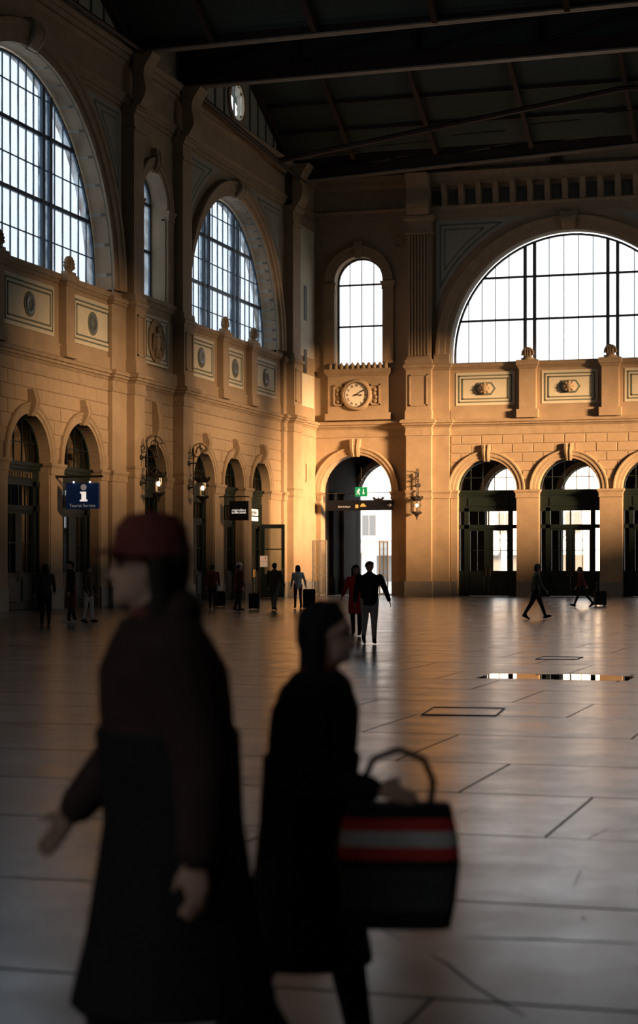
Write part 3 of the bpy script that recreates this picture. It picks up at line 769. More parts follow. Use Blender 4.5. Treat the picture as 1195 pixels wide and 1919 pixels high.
# ------------------------------------------------------------------ right wall, back wall, out of the picture: invented arches let in the sun and some fill
RX = 14.0
MR = Matrix(((0, 0, -1, RX), (-1, 0, 0, 0), (0, 1, 0, 0), (0, 0, 0, 1)))
RWIN = [(-87, 9.6, 8.2, 8.8), (-70.3, 6.0, 11.6, 12.9), (-54, 7.0, 11.6, 12.2)]  # arches made up; place and size aim the sun at corner and end wall
mb = MB()
wall_zone(mb, -115, 12, 0, 26.4, RWIN, .8, 32)
wall_right = tag(mb.build('wall_right', 'sandstone', None, MR), 'sandstone wall on the sunny side of the hall, its big arches invented to let the sun in', None, None, 'structure')
for k, (uc, r, sl, sp) in enumerate(RWIN):
    arch_window('window_%d' % (k + 6), MR, ('widest', 'middle', 'nearest')[k] + ' made-up arched window of the sunny side, tinted to shape the sunlight', uc, r, sl, sp, .4, (-3, 0, 3), (13.5,), (), 'strong_filter_glass' if k else 'weak_filter_glass', 'blue_iron')
MBK = Matrix(((-1, 0, 0, 0), (0, 0, 1, -12), (0, 1, 0, 0), (0, 0, 0, 1)))
mb = MB(); wall_zone(mb, -15, 33, 0, 26.4, [(8, 6, 6, 10)], .8, 32)
arch_window('window_9', MBK, 'made-up arched window behind the camera, added for fill light', 8, 6, 6, 10, .4, (-3, 0, 3), (8, 12), (), 'side_glass', 'blue_iron')  # unseen window added as soft frontal fill on the people
tag(mb.build('wall_back', 'sandstone', None, MBK), 'sandstone wall behind the camera with one arched window added for fill light', None, None, 'structure')

# ------------------------------------------------------------------ roof
ceil = tag(empty('ceiling', Matrix.Identity(4)), 'dark boarded roof on iron trusses', None, None, 'structure')
X0, X1 = -33.0, 14.8
RAFT = [-31.4, -27.6, -22.9, -17.6, -12.0, -6.0, 0, 6, 12]
def slope(y0, z0, y1, z1, rows):
    xs = [X0] + RAFT[1:] + [X1]
    for a, b in zip(xs[:-1], xs[1:]):
        for k in range(rows):
            p, q = k / rows, (k + 1) / rows
            ya, yb, za, zb = y0 + (y1 - y0) * p, y0 + (y1 - y0) * q, z0 + (z1 - z0) * p, z0 + (z1 - z0) * q
            g = .03
            MB().add([(a + g, ya, za), (b - g, ya, za), (b - g, yb, zb), (a + g, yb, zb), (a + g, ya, za + .15), (b - g, ya, za + .15), (b - g, yb, zb + .15), (a + g, yb, zb + .15)],
                     [(0, 1, 2, 3), (7, 6, 5, 4), (0, 4, 5, 1), (1, 5, 6, 2), (2, 6, 7, 3), (3, 7, 4, 0)]).build('roof_panel', 'roof_board', ceil)
    for x in RAFT:
        MB().add([(x - .12, y0, z0 - .35), (x + .12, y0, z0 - .35), (x + .12, y1, z1 - .35), (x - .12, y1, z1 - .35), (x - .12, y0, z0), (x + .12, y0, z0), (x + .12, y1, z1), (x - .12, y1, z1)],
                 [(0, 1, 2, 3), (7, 6, 5, 4), (0, 4, 5, 1), (1, 5, 6, 2), (2, 6, 7, 3), (3, 7, 4, 0)]).build('rafter', 'truss_iron', ceil)
    for k in range(1, rows):
        p = k / rows; y = y0 + (y1 - y0) * p; z = z0 + (z1 - z0) * p
        MB().box(X0, X1, y - .07, y + .07, z - .2, z).build('purlin', 'truss_iron', ceil)
slope(82.2, 24.9, 90.5, 28.6, 3); slope(98.9, 24.75, 90.5, 28.6, 4)
slope(75.9, 25.0, 65.9, 29.3, 3); slope(55.9, 25.0, 65.9, 29.3, 3)
lid = MB(); lid.box(X0, X1, 29.5, 29.8, 30, 30.2)
lid = MB()
lid.box(X0, X1, 75.7, 82.4, 26.9, 27.1); lid.box(X0, X1, 98.7, 112.4, 26.2, 26.5); lid.box(X0, X1, -13, 56.2, 26.3, 26.5)
lid.box(X0, X1, 75.6, 75.9, 25, 27); lid.box(X0, X1, 82.2, 82.5, 24.9, 27); lid.box(X0, X1, 98.8, 99.0, 24.8, 26.4); lid.box(X0, X1, 55.8, 56.1, 25, 26.5)
lid.build('flat_soffit', 'roof_board', ceil)
for y, za, zb in ((82.2, 24.9, 28.6),): pass
# gable end on the sunny side and roof over the other side of the gables
for uc, half, z0, rise in ((B2_U + .2, 8.3, 24.75, 3.85), (BN_U, 10, 25.0, 4.3)):
    MB().prism([(uc - half, z0), (uc + half, z0), (uc, z0 + rise)], 0, 14.0, 14.6).build('gable', 'roof_board', ceil)
    MB().box(-33, -32.7, uc - half, uc + half, 24.5, z0 + rise + .2).build('gable_backing', 'roof_board', ceil) if False else None

def truss(y, zb0, zb1, depth, label, arch=False):
    root = tag(empty('roof_truss', T(0, y, 0)), label, 'truss', 'iron roof trusses')
    x0, x1 = -31.55, 13.9; L = x1 - x0
    zb = lambda x: zb0 + (zb1 - zb0) * (x - x0) / L
    zt = lambda x: zb(x) + depth
    def beam(xa, za, xb, zb_, h, t, nm, m='truss_iron'):
        MB().add([(xa, -t, za), (xb, -t, zb_), (xb, t, zb_), (xa, t, za), (xa, -t, za + h), (xb, -t, zb_ + h), (xb, t, zb_ + h), (xa, t, za + h)],
                 [(0, 1, 2, 3), (7, 6, 5, 4), (0, 4, 5, 1), (1, 5, 6, 2), (2, 6, 7, 3), (3, 7, 4, 0)]).build(nm, m, root)
    beam(x0, zb(x0), x1, zb(x1), .62, .06, 'bottom_web'); beam(x0, zb(x0), x1, zb(x1), .08, .24, 'bottom_flange', 'lit_truss_flange'); beam(x0, zb(x0) + .58, x1, zb(x1) + .58, .08, .22, 'bottom_flange')
    beam(x0, zt(x0), x1, zt(x1), .35, .16, 'top_chord')
    xs = [x0 + .2 + L / 8 * k for k in range(9)]
    for k, x in enumerate(xs):
        x = min(x, x1 - .3)
        MB().box(x - .11, x + .11, -.13, .13, zb(x) + .6, zt(x) + .1).build('post', 'truss_iron', root)
    for k in range(8):
        a, b = xs[k], xs[k + 1] - .2
        if k < 4: MB().tube([(a, 0, zb(a) + .7), (b, 0, zt(b))], .09, 6).build('diagonal', 'truss_iron', root)
        else: MB().tube([(a, 0, zt(a)), (b, 0, zb(b) + .7)], .09, 6).build('diagonal', 'truss_iron', root)
    return root
truss(76.1, 24.5, 25.05, 1.75, 'iron truss across the top edge of the photo, nearest of three')
truss(82.0, 24.4, 24.75, 1.9, 'iron truss landing on the pilaster left of the oval window')
truss(100.0, 23.5, 25.6, .9, 'farthest iron truss just before the end wall')
rk = MB().add([], [])
for k, (xa, za, xb, zb_) in enumerate(((-30.5, 23.6, 6, 27.9),)):
    o = empty('raking_strut', None, ceil); o.location = (0, 94.5, 0)
    MB().tube([(xa, 0, za), ((xa + xb) / 2, 0, (za + zb_) / 2 + .35), (xb, 0, 26.2)], .15, 6).build('strut_bar', 'truss_iron', o)
    for q in range(7):
        x = xa + 1.5 + q * 4; MB().tube([(x, 0, za + (x - xa) * .075), (x + 2.4, 2.2, za + (x - xa) * .075 + .6)], .045, 5).build('stay_rod', 'truss_iron', o)

for ya, za, yb, zb_ in ((82.2, 24.25, 99.9, 23.45), (57, 24.4, 76, 24.4)):
    MB().tube([(-30.7, ya, za), (-30.7, yb, zb_)], .11, 6).build('wall_tie', 'truss_iron', ceil)
# ------------------------------------------------------------------ floor
fl = tag(MB().box(-33, 15, -13, 113, -.4, -.003).build('floor', 'crack'), 'worn polished stone floor of large slabs in lighter and darker bands', None, None, 'structure')
SX, SY = 2.75, 2.1
rowy = [-2.0]
pat = [2.1, 2.1, 2.6, 2.4, 2.1, 2.3]
k = 0
while rowy[-1] < 104.2: rowy.append(min(rowy[-1] + pat[k % 6], 104.3)); k += 1
off = 13.57 - min(rowy, key=lambda y: abs(y - 13.57)); rowy = [y + off for y in rowy]; rowy[-1] = 104.3
far_rows = {}; slabs = []
SL = -0.045
for i in range(len(rowy) - 1):
    ya, yb = rowy[i], rowy[i + 1]
    light = (i % 4 == 2)
    x = -31.6 - (i * .37 % 1) * SX
    n = 0
    while x < 14:
        a, b = max(x, -31.6), min(x + SX, 14); x += SX; n += 1
        tone = 'floor_light' if light else ('floor_mid' if (n + i) % 3 else 'floor_dark')
        # diagonal lighter band of slabs
        if not light and abs(((a + 31.6) * .9 + ya * .55) % 22 - 4) < 1.9: tone = 'floor_light'
        if b - a < .1: continue
        slabs.append((a, b, ya, yb, tone))
vis = []
for s in slabs:
    cx, cy = (s[0] + s[1]) / 2, (s[2] + s[3]) / 2
    d = -cx * S_ + cy * C_; u = cx * C_ + cy * S_
    vis.append(d if d > 5 and abs(u / d) < .2 else 1e6 + d)
order = sorted(range(len(slabs)), key=lambda q: vis[q])
single = set(order[:290])
g = .010
rest = {}
sh = lambda x, y, yr: x
for q, (a, b, ya, yb, tone) in enumerate(slabs):
    if q in single:
        MB().cbox(a + g, b - g, ya + g * 2.4, yb - g, -.03, 0, .002).build('floor_slab', tone, fl)
    else: rest.setdefault(tone, MB()).box(a + g, b - g, ya + g, yb - g, -.03, 0)
for tone, m in rest.items(): tag(m.build('floor_slab_field', tone, fl), None, None, None, 'stuff')
def floor_line(pts, w, name='floor_crack', m='crack', z=.0012):
    P3 = [floor_point(*p) for p in pts]; v = []; f = []
    for i, p in enumerate(P3):
        d = (P3[min(i + 1, len(P3) - 1)] - P3[max(i - 1, 0)]).normalized(); n = Vector((-d.y, d.x, 0)) * w * (.35 if i in (0, len(P3) - 1) else 1)
        v += [(p.x + n.x, p.y + n.y, z), (p.x - n.x, p.y - n.y, z)]
    for i in range(len(P3) - 1): f.append((2 * i, 2 * i + 1, 2 * i + 3, 2 * i + 2))
    return MB().add(v, f).build(name, m, fl)
floor_line([(805, 1787), (840, 1808), (880, 1842), (940, 1880), (985, 1905)], .006)
floor_line([(625, 1768), (680, 1780), (740, 1794)], .004); floor_line([(670, 1722), (720, 1745), (775, 1771)], .004)
floor_line([(870, 1757), (1000, 1760), (1195, 1768)], .014)
floor_line([(1075, 1660), (1088, 1632)], .006); floor_line([(1100, 1573), (1140, 1552)], .008); floor_line([(1090, 1718), (1098, 1724)], .012)
def hatch(pts, label=None):
    P3 = [floor_point(*p) for p in pts]; c = sum(P3, Vector()) / 4
    v = [(p.x, p.y, .004) for p in P3] + [tuple(c + (p - c) * .9 + Vector((0, 0, .004))) for p in P3]
    o = MB().add([(p.x, p.y, .003) for p in P3] + [(p.x, p.y, -.02) for p in P3], [(0, 1, 2, 3), (0, 4, 5, 1), (1, 5, 6, 2), (2, 6, 7, 3), (3, 7, 4, 0)]).build('floor_hatch', 'floor_mid', fl)
    w = .012; r = MB()
    for a, b in zip(P3, P3[1:] + P3[:1]): r.tube([(a.x, a.y, .001), (b.x, b.y, .001)], w, 6)
    r.build('hatch_rim', 'dark_iron', o)
hatch([(790, 1340), (928, 1342), (945, 1328), (812, 1326)]); hatch([(1003, 1236), (1080, 1236), (1092, 1232), (1018, 1231)]); hatch([(318, 1712), (395, 1714), (470, 1660), (340, 1652)])
pv = [floor_point(*p) for p in [(890, 1271), (1000, 1273), (1175, 1276), (1190, 1268), (1090, 1264), (920, 1263)]]
MB().add([(p.x, p.y, .002) for p in pv], [tuple(range(6))]).build('puddle', 'puddle', fl)

# ------------------------------------------------------------------ portico and outside
mb = MB(); MO = Matrix(((1, 0, 0, 0), (0, 0, -1, 112.4), (0, 1, 0, 0), (0, 0, 0, 1)))
wall_zone(mb, -33, 14, 0, 10.2, [(BAY_U, 2.15, 0, 6.12)] + [(u, 1.75, 0, 6.12) for u in DOORS_U], .8)
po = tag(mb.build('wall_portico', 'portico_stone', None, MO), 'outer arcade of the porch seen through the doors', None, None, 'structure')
for u in (BAY_U,) + DOORS_U: archivolt(po, u, 6.12, 2.15 if u == BAY_U else 1.75, 2.5 if u == BAY_U else 2.1, 0, .12)
mb = MB(); mb.box(-33, 14, 105.2, 113.2, 10.0, 10.3); mb.box(-33, -31.12, 105.2, 112.4, 0, 10); mb.box(13.5, 14.2, 105.2, 113.2, 0, 10.3)
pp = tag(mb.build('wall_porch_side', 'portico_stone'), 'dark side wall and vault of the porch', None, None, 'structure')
for y in (106.3, 108.6):
    q = MB(); q.lathe([(.24, 0), (.24, .9), (.16, 1.05), (.12, 1.2), (.12, 6.0), (.2, 6.2)], 10, (-31.02, y, 0), 2); q.build('wall_shaft', 'portico_stone', pp)
tag(MB().box(-33, -26.5, 104.3, 113.2, -.3, -.005).build('floor_porch', 'floor_mid'), 'stone floor of the porch', None, None, 'structure')
tag(MB().box(-160, 160, 113.2, 330, -.5, -.06).build('plaza_ground', 'plaza'), 'pale square outside the doors', None, None, 'structure')
# shops behind the left wall
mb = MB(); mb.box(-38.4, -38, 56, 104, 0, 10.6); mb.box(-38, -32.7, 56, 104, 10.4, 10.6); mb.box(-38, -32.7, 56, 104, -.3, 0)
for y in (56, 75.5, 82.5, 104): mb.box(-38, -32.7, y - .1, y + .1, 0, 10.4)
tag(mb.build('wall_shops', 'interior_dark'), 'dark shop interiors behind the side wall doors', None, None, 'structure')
def facade(x0, x1, y, h, name_label, wins, floors, shops):
    r = tag(empty('street_building', T(0, y, 0)), name_label, 'building')
    MB().box(x0, x1, 0, 12, -.06, h).build('wall', 'facade', r)
    wm = {}
    for f in range(floors):
        z = 4.6 + f * 3.6; n = wins; st = (x1 - x0) / n
        for k in range(n):
            c = x0 + st * (k + .5)
            w = MB().box(c - .75, c + .75, -.08, .05, z, z + 2.1).build('window', 'facade_trim', r)
            for s in (-1, 1): MB().box(c + min(s * .05, s * .65), c + max(s * .05, s * .65), -.1, 0, z + .1, z + 2.0).build('pane', 'facade_glass', w)
        MB().box(x0, x1, -.25, .1, z - .5, z - .35).build('string_course', 'facade_trim', r)
    st = (x1 - x0) / shops
    for k in range(shops):
        c = x0 + st * (k + .5); s_ = MB().box(c - st * .36, c + st * .36, -.06, .1, .3, 3.0).build('shop_window', 'facade_glass', r)
        MB().prism([(-1.4, 2.9), (-.05, 3.5), (-.05, 3.35), (-1.4, 2.75)], 0, c - st * .4, c + st * .4).build('awning', 'awning', r)
    MB().prism([(0, h), (12, h), (6, h + 4)], 0, x0, x1).build('roof', 'facade_trim', r)
facade(-62, -40.5, 170, 9.6, 'pale street building seen through the open passage', 6, 1, 4)
facade(-39.5, -24, 165, 8.4, 'lower pale building seen through the left glazed door', 5, 1, 4)
facade(-22, -4, 172, 9.0, 'pale building seen through the middle glazed door', 6, 1, 5)
def tree(x, y, h, seed, label):
    rnd = random.Random(seed); r = tag(empty('bare_tree', T(x, y, 0)), label, 'tree', 'bare street trees')
    MB().tube([(0, 0, -.06), (.1, 0, h * .25), (0, .1, h * .5)], [.2, .15, .1], 7).build('trunk', 'bark', r)
    for k in range(16):
        a = rnd.uniform(0, 2 * PI); z = h * rnd.uniform(.3, .52); L = h * rnd.uniform(.25, .5); e = rnd.uniform(.3, 1.2)
        p = [Vector((0, .05, z))]
        for q in range(4):
            d = Vector((math.cos(a) * math.cos(e), math.sin(a) * math.cos(e), math.sin(e))); p.append(p[-1] + d * L / 4); a += rnd.uniform(-.5, .5); e += rnd.uniform(-.2, .3)
        m = MB().tube(p, [.07, .05, .035, .02, .01], 5)
        for j in range(5):
            b = p[1 + j % 4]; d = Vector((rnd.uniform(-1, 1), rnd.uniform(-1, 1), rnd.uniform(0, 1))); m.tube([b, b + d * .5, b + d * 1.0 + Vector((0, 0, .2))], [.022, .015, .006], 4)
        m.build('branch', 'bark', r)
tree(-33.5, 140, 10, 1, 'bare tree seen through the top of the open passage'); tree(-23.5, 138, 9, 2, 'bare tree behind the glazed door nearest the lantern'); tree(-16.5, 140, 10, 3, 'bare tree behind the middle glazed door')
ts = tag(empty('traffic_sign', T(-31.8, 128, 0)), 'round red traffic sign on a pole out in the street', 'sign')
MB().tube([(0, 0, -.06), (0, 0, 3.6)], .04, 6).build('pole', 'gate_metal', ts)
MB().lathe([(.01, -.06), (.36, -.06), (.36, -.02), (.01, -.02)], 20, (0, 0, 3.3), 1).build('disc', 'red_sign', ts)
MB().box(-.3, .3, -.05, -.02, 2.1, 2.7).build('plate', 'facade', ts)

# ------------------------------------------------------------------ clock, lanterns, signs, gates
def on_y(px, py, Y):
    a = (px - W_PX / 2) / FPX; rx, ry, rz = a * C_ - S_, a * S_ + C_, (HORIZON - py) / FPX
    return Vector((rx * Y / ry, Y, 1.7 + rz * Y / ry))
def face_frame(x, y, z): return Matrix(((1, 0, 0, x), (0, 0, -1, y), (0, 1, 0, z), (0, 0, 0, 1)))    # faces the camera end of the hall
def text(parent, s, size, x, y, z, m, rot=0, ext=.004, name='lettering', sx=1.0):
    c = bpy.data.curves.new(name, 'FONT'); c.body = s; c.size = size; c.align_x = 'CENTER'; c.align_y = 'CENTER'; c.extrude = ext
    q = bpy.data.objects.new(name + '_raw', c); COL.objects.link(q); c.resolution_u = 3
    dg = bpy.context.evaluated_depsgraph_get(); dg.update(); me = bpy.data.meshes.new_from_object(q.evaluated_get(dg)); bpy.data.objects.remove(q)
    me.materials.clear(); me.materials.append(MATS[m]); o = bpy.data.objects.new(name, me); COL.objects.link(o); o.parent = parent
    o.location = (x, y, z); o.rotation_euler = (0, 0, rot); o.scale = (sx, 1, 1); return o

ck = tag(empty('wall_clock', MF @ T(-28.84, 11.77, .22)), 'round wall clock with cream face and roman numerals above the passage arch', 'clock')
MB().lathe([(.70, 0), (.70, .14), (.76, .2), (.86, .18), (.92, .08), (.94, 0)], 40, (0, 0, 0), 2).build('rim', 'carved_stone', ck, smooth=False)
MB().lathe([(.70, .02), (.70, .17), (.735, .17), (.735, .02)], 40, (0, 0, 0), 2).build('bezel', 'dark_iron', ck)
fc_ = MB().lathe([(.01, .05), (.70, .05), (.70, .09), (.01, .09)], 40, (0, 0, 0), 2).build('clock_face', 'clock_face', ck)
for k, r_ in enumerate(('XII', 'I', 'II', 'III', 'IV', 'V', 'VI', 'VII', 'VIII', 'IX', 'X', 'XI')):
    a = PI / 2 - k * PI / 6; text(fc_, r_, .20, .55 * math.cos(a), .55 * math.sin(a), .095, 'clock_black', a - PI / 2, name='numeral', sx=.8)
def hand(ang, L, w, nm, z):
    d = Vector((math.cos(ang), math.sin(ang))); n = Vector((-d.y, d.x))
    P_ = [d * -.14 + n * w * .7, d * -.14 - n * w * .7, d * L * .62 - n * w * .5, d * L * .66 - n * w * 1.5, d * L, d * L * .66 + n * w * 1.5, d * L * .62 + n * w * .5]
    MB().prism([tuple(p) for p in P_], 2, z, z + .015).build(nm, 'clock_black', ck)
hand(PI / 2 - math.radians(95), .38, .035, 'hour_hand', .11); hand(PI / 2 - math.radians(60), .60, .028, 'minute_hand', .13)

def lantern(M, label, L, size=1.0):
    r = tag(empty('wall_lantern', M), label, 'lantern', 'iron wall lanterns'); s = size
    br = MB()
    for v in (0.0, 1.15): br.tube([(0, v, 0), (0, v, L * .35)], .035, 7); br.lathe([(.02, 0), (.13, 0), (.13, .05), (.05, .09), (.04, .16)], 10, (0, v, 0), 2)
    br.tube([(0, -.35, L * .35), (0, 1.9, L * .35)], .035, 7); br.tube([(0, 1.15, L * .35), (0, 1.2, L)], .03, 7); br.tube([(0, 1.2, L), (0, .45, L)], .022, 7)
    br.build('bracket', 'dark_iron', r)
    sc = MB()
    for cv, cw, r0, turns, sg in ((1.72, L * .72, .42, 1.6, 1), (1.55, L * .15, .2, 1.3, -1), (.62, L * .6, .16, 1.2, 1)):
        pts = []
        for k in range(30):
            t = k / 29; a = t * turns * 2 * PI; rr = r0 * (1 - .75 * t); pts.append((.02 * math.sin(a), cv + sg * rr * math.sin(a), cw + rr * math.cos(a)))
        sc.tube(pts, .022, 6)
    sc.tube([(0, 1.75, L * 1.05), (0, 1.8, L * 1.45)], [.02, .006], 6); sc.tube([(-.08, 1.2, L), (-.1, 1.7, L * .9), (0, 2.05, L * .8), (.1, 1.7, L * .9), (.08, 1.2, L)], .02, 6)
    sc.build('scrollwork', 'dark_iron', r)
    o = (0, 0, L)
    cr = MB().lathe([(.03, .62), (.06, .52), (.20 * s, .48), (.32 * s, .42), (.36 * s, .34), (.27 * s, .27), (.25 * s, .22)], 8, o, 1)
    for k in range(8):
        a = k * PI / 4; cr.ellipsoid((.34 * s * math.cos(a), .44, L + .34 * s * math.sin(a)), (.05, .09, .05), 6, 5)
    cr.build('crown', 'dark_iron', r)
    MB().lathe([(.25 * s, -.38), (.33 * s, -.42), (.30 * s, -.50), (.16 * s, -.56), (.08, -.66), (.03, -.74), (.05, -.8), (.01, -.86)], 8, o, 1).build('base_cup', 'dark_iron', r)
    bars = MB()
    for k in range(6):
        a = k * PI / 3 + .3; x, z = .225 * s * math.cos(a), .225 * s * math.sin(a); bars.tube([(x, -.4, L + z), (x, .26, L + z)], .012, 5)
    bars.build('cage_bar', 'dark_iron', r)
    MB().lathe([(.20 * s, -.38), (.21 * s, -.05), (.20 * s, .24)], 12, o, 1).build('glass_cylinder', 'lamp_glass', r)
    b = MB(); b.ellipsoid((0, -.03, L), (.085, .11, .085), 10, 8); b.build('bulb', 'bulb', r, smooth=True)
lantern(ML @ T(76.0, 5.40, .6), 'lit iron lantern on the pilaster in front of the narrow bay', .85)
lantern(ML @ T(82.1, 5.46, .55), 'lit iron lantern between the narrow bay and the shop arches', .72)
lantern(MF @ T(-25.02, 5.26, .55), 'iron lantern on the end wall pilaster right of the passage', .5)

# hanging tourist sign
Yt = 68.3; a, b = on_y(124, 906, Yt), on_y(186, 953, Yt); sw, shh = (b.x - a.x), a.z - b.z
sg = tag(empty('hanging_sign', face_frame((a.x + b.x) / 2, Yt, (a.z + b.z) / 2)), 'blue hanging sign with a white letter i and tourist lettering', 'sign')
MB().cbox(-sw / 2, sw / 2, -shh / 2, shh / 2, -.05, .04, .01).build('board', 'sign_blue', sg)
i_ = MB(); i_.lathe([(.005, .04), (.125, .04), (.125, .06), (.005, .06)], 20, (.06, shh * .34, 0), 2).build('letter_dot', 'sign_grey', sg)
MB().prism([(-.10, -.22), (.22, -.22), (.22, -.15), (.165, -.15), (.165, .17), (-.09, .17), (-.09, .10), (-.03, .10), (-.03, -.15), (-.10, -.15)], 2, .04, .06).build('letter_stem', 'sign_white', sg)
text(sg, 'Tourist Service', .185, 0, -shh * .38, .045, 'sign_grey')
arm = MB(); arm.tube([(LEFT_X - (a.x + b.x) / 2 + .05, shh * .5 + .27, 0), (sw / 2 + .15, shh * .5 + .27, 0)], .05, 8)
for q in (-.35, .3): arm.tube([(q, shh * .5 - .03, 0), (q, shh * .5 + .27, 0)], .02, 6)
arm.build('hanger_arm', 'dark_iron', sg)
for q in (-.35, .36): MB().ellipsoid((q, shh * .5 + .04, .1), (.035, .035, .035), 8, 6).build('spot_lamp', 'spot_bulb', sg)
# black hanging sign
Ym = 87.8; a, b = on_y(430, 939, Ym), on_y(466, 975, Ym); sw, shh = (b.x - a.x), a.z - b.z
sg = tag(empty('hanging_sign', face_frame((a.x + b.x) / 2, Ym, (a.z + b.z) / 2)), 'square black hanging sign with small white shop lettering', 'sign')
MB().cbox(-sw / 2, sw / 2, -shh / 2, shh / 2, -.06, .05, .01).build('board', 'black_paint', sg)
text(sg, 'migrolino', .20, 0, .02, .055, 'sign_white', sx=.98)
und = MB()
for x0, x1 in ((-.38, -.24), (-.21, -.01), (.03, .38)): und.box(x0, x1, -.14, -.09, .05, .056)
und.build('small_print', 'sign_white', sg)
arm = MB(); arm.tube([(LEFT_X - (a.x + b.x) / 2 + .05, shh * .5 + .22, 0), (sw / 2 + .02, shh * .5 + .22, 0)], .03, 8)
for q in (-.3, .3): arm.tube([(q, shh * .5 - .02, 0), (q, shh * .5 + .22, 0)], .015, 6)
arm.build('hanger_arm', 'dark_iron', sg)
# lit sign in the last shop door
ls = tag(empty('lit_sign', ML @ T(94.25, 4.52, -.36)), 'small glowing white sign over the last shop door', 'sign')
MB().cbox(-.95, .85, -.05, .3, -.02, .05, .01).build('panel', 'sign_white', ls); MB().cbox(-.95, .85, -.35, -.12, -.02, .05, .01).build('panel', 'sign_white', ls)
text(ls, 'migrolino', .3, 0, .12, .055, 'black_paint')
# faint gold strokes of old lettering on the frieze over the second shop door
gl = tag(empty('frieze_lettering', ML @ T(65.9, 5.33, -.48 + .10)), 'faded gold lettering on the dark green frieze at the left edge', 'lettering')
rnd = random.Random(3)
for k in range(10):
    m = MB(); x = -1.05 + k * .23; m.box(x - .05, x - .02, -.12, .12, 0, .012)
    if k % 3 != 1: m.box(x + .03, x + .06, -.12, .12, 0, .012)
    if k % 2: m.box(x - .05, x + .06, .09, .12, 0, .012)
    if k % 3 == 0: m.box(x - .05, x + .06, -.015, .015, 0, .012)
    m.build('gold_letter', 'gold_letter', gl)
# exit sign, direction sign and wire across the passage arch
Ye = 103.95; a, b = on_y(665, 913, Ye), on_y(688, 930.5, Ye); sw, shh = b.x - a.x, a.z - b.z
ex = tag(empty('exit_sign', face_frame((a.x + b.x) / 2, Ye, (a.z + b.z) / 2)), 'glowing green exit sign with running man and down arrow', 'sign')
MB().cbox(-sw / 2, sw / 2, -shh / 2, shh / 2, -.08, .03, .01).build('board', 'sign_green', ex)
rm = MB(); z = .036
rm.lathe([(.003, .03), (.045, .03), (.045, .037), (.003, .037)], 12, (-.13, .14, 0), 2)
for p in ([(-.2, .08), (-.12, .1), (-.14, -.04), (-.2, -.04)], [(-.2, .09), (-.26, .02), (-.25, 0), (-.18, .06)], [(-.13, .09), (-.06, .04), (-.05, .06), (-.11, .11)],
          [(-.15, -.02), (-.08, -.09), (-.1, -.18), (-.13, -.18), (-.12, -.10), (-.18, -.04)], [(-.2, -.03), (-.2, -.1), (-.29, -.15), (-.29, -.12), (-.22, -.08), (-.22, -.03)]): rm.prism(p, 2, .03, z)
rm.build('running_man', 'sign_white', ex)
MB().prism([(.13, .16), (.17, .16), (.17, -.06), (.22, -.06), (.15, -.16), (.08, -.06), (.13, -.06)], 2, .03, z).build('down_arrow', 'sign_white', ex)
MB().tube([(0, shh / 2, -.03), (0, shh / 2 + 1.15, -.03)], .02, 6).build('hanger_rod', 'dark_iron', ex)
Yd = 103.75; a, b = on_y(613, 938, Yd), on_y(738, 956, Yd); sw, shh = b.x - a.x, a.z - b.z
ds = tag(empty('direction_sign', face_frame((a.x + b.x) / 2, Yd, (a.z + b.z) / 2)), 'long dark direction sign hanging across the passage arch', 'sign')
MB().cbox(-sw / 2, sw / 2, -shh / 2, shh / 2, -.08, .04, .01).build('board', 'sign_navy', ds)
text(ds, 'Bahnhofquai', .15, -.98, -.08, .045, 'sign_grey')
MB().box(-.30, -.12, -.16, .04, .04, .046).build('square_icon', 'sign_yellow', ds)
car = MB(); car.prism([(0, -.08), (.34, -.08), (.34, 0), (.27, .02), (.22, .1), (.09, .1), (.04, .02), (0, 0)], 2, .04, .046); car.build('car_icon', 'sign_yellow', ds)
MB().prism([(1.62, .01), (1.82, .01), (1.75, .09), (1.78, .11), (1.89, 0), (1.78, -.11), (1.75, -.09), (1.82, -.01), (1.62, -.01)], 2, .04, .046).build('arrow', 'sign_grey', ds)
hr = MB()
for q in (-1.5, 1.5): hr.tube([(q, shh / 2, -.02), (q, shh / 2 + .42, -.02)], .015, 6)
hr.build('hanger_rod', 'dark_iron', ds)
iw = tag(empty('iron_tie_rod', face_frame(BAY_U, 104.12, 6.02)), 'thin iron rod with a winged ornament across the passage arch', 'ironwork')
MB().tube([(-2.12, 0, -.1), (2.12, 0, -.1)], .022, 6).build('rod', 'dark_iron', iw)
MB().prism([(1.0, -.28), (1.12, -.22), (1.25, -.34), (1.35, -.3), (1.38, -.22), (1.42, -.3), (1.52, -.34), (1.65, -.22), (1.77, -.28), (1.65, -.42), (1.46, -.44), (1.42, -.6), (1.36, -.6), (1.31, -.44), (1.12, -.42)], 2, -.12, -.08).build('winged_ornament', 'dark_iron', iw)
MB().tube([(1.385, -.3, -.1), (1.385, 0, -.1)], .015, 5).build('ornament_stem', 'dark_iron', iw)

# folding glass gates of the passage
def gate(M, label, w, h):
    r = tag(empty('glass_gate', M), label, 'gate', 'glass gates of the passage')
    for nm, (a, b, c, d) in (('stile', (0, .06, 0.1, h)), ('stile', (w - .06, w, .1, h)), ('rail', (.06, w - .06, h - .06, h)), ('rail', (.06, w - .06, .1, .18)), ('rail', (.06, w - .06, h * .5, h * .5 + .05)), ('rail', (.06, w - .06, h * .36, h * .36 + .05)), ('mullion', (w / 2 - .02, w / 2 + .02, .1, h))):
        MB().box(a, b, c, d, -.03, .03).build(nm, 'gate_metal', r)
    for x in (.02, w - .04): MB().lathe([(.03, 0), (.03, .12)], 8, (x, 0, 0), 1).build('foot', 'gate_metal', r)
    for a, b in ((.06, w / 2), (w / 2, w - .06)): MB().add([(a, .15, 0), (b, .15, 0), (b, h, 0), (a, h, 0)], [(0, 1, 2, 3)]).build('pane', 'gate_glass', r)
a = on_y(586, 1116, 103.55)
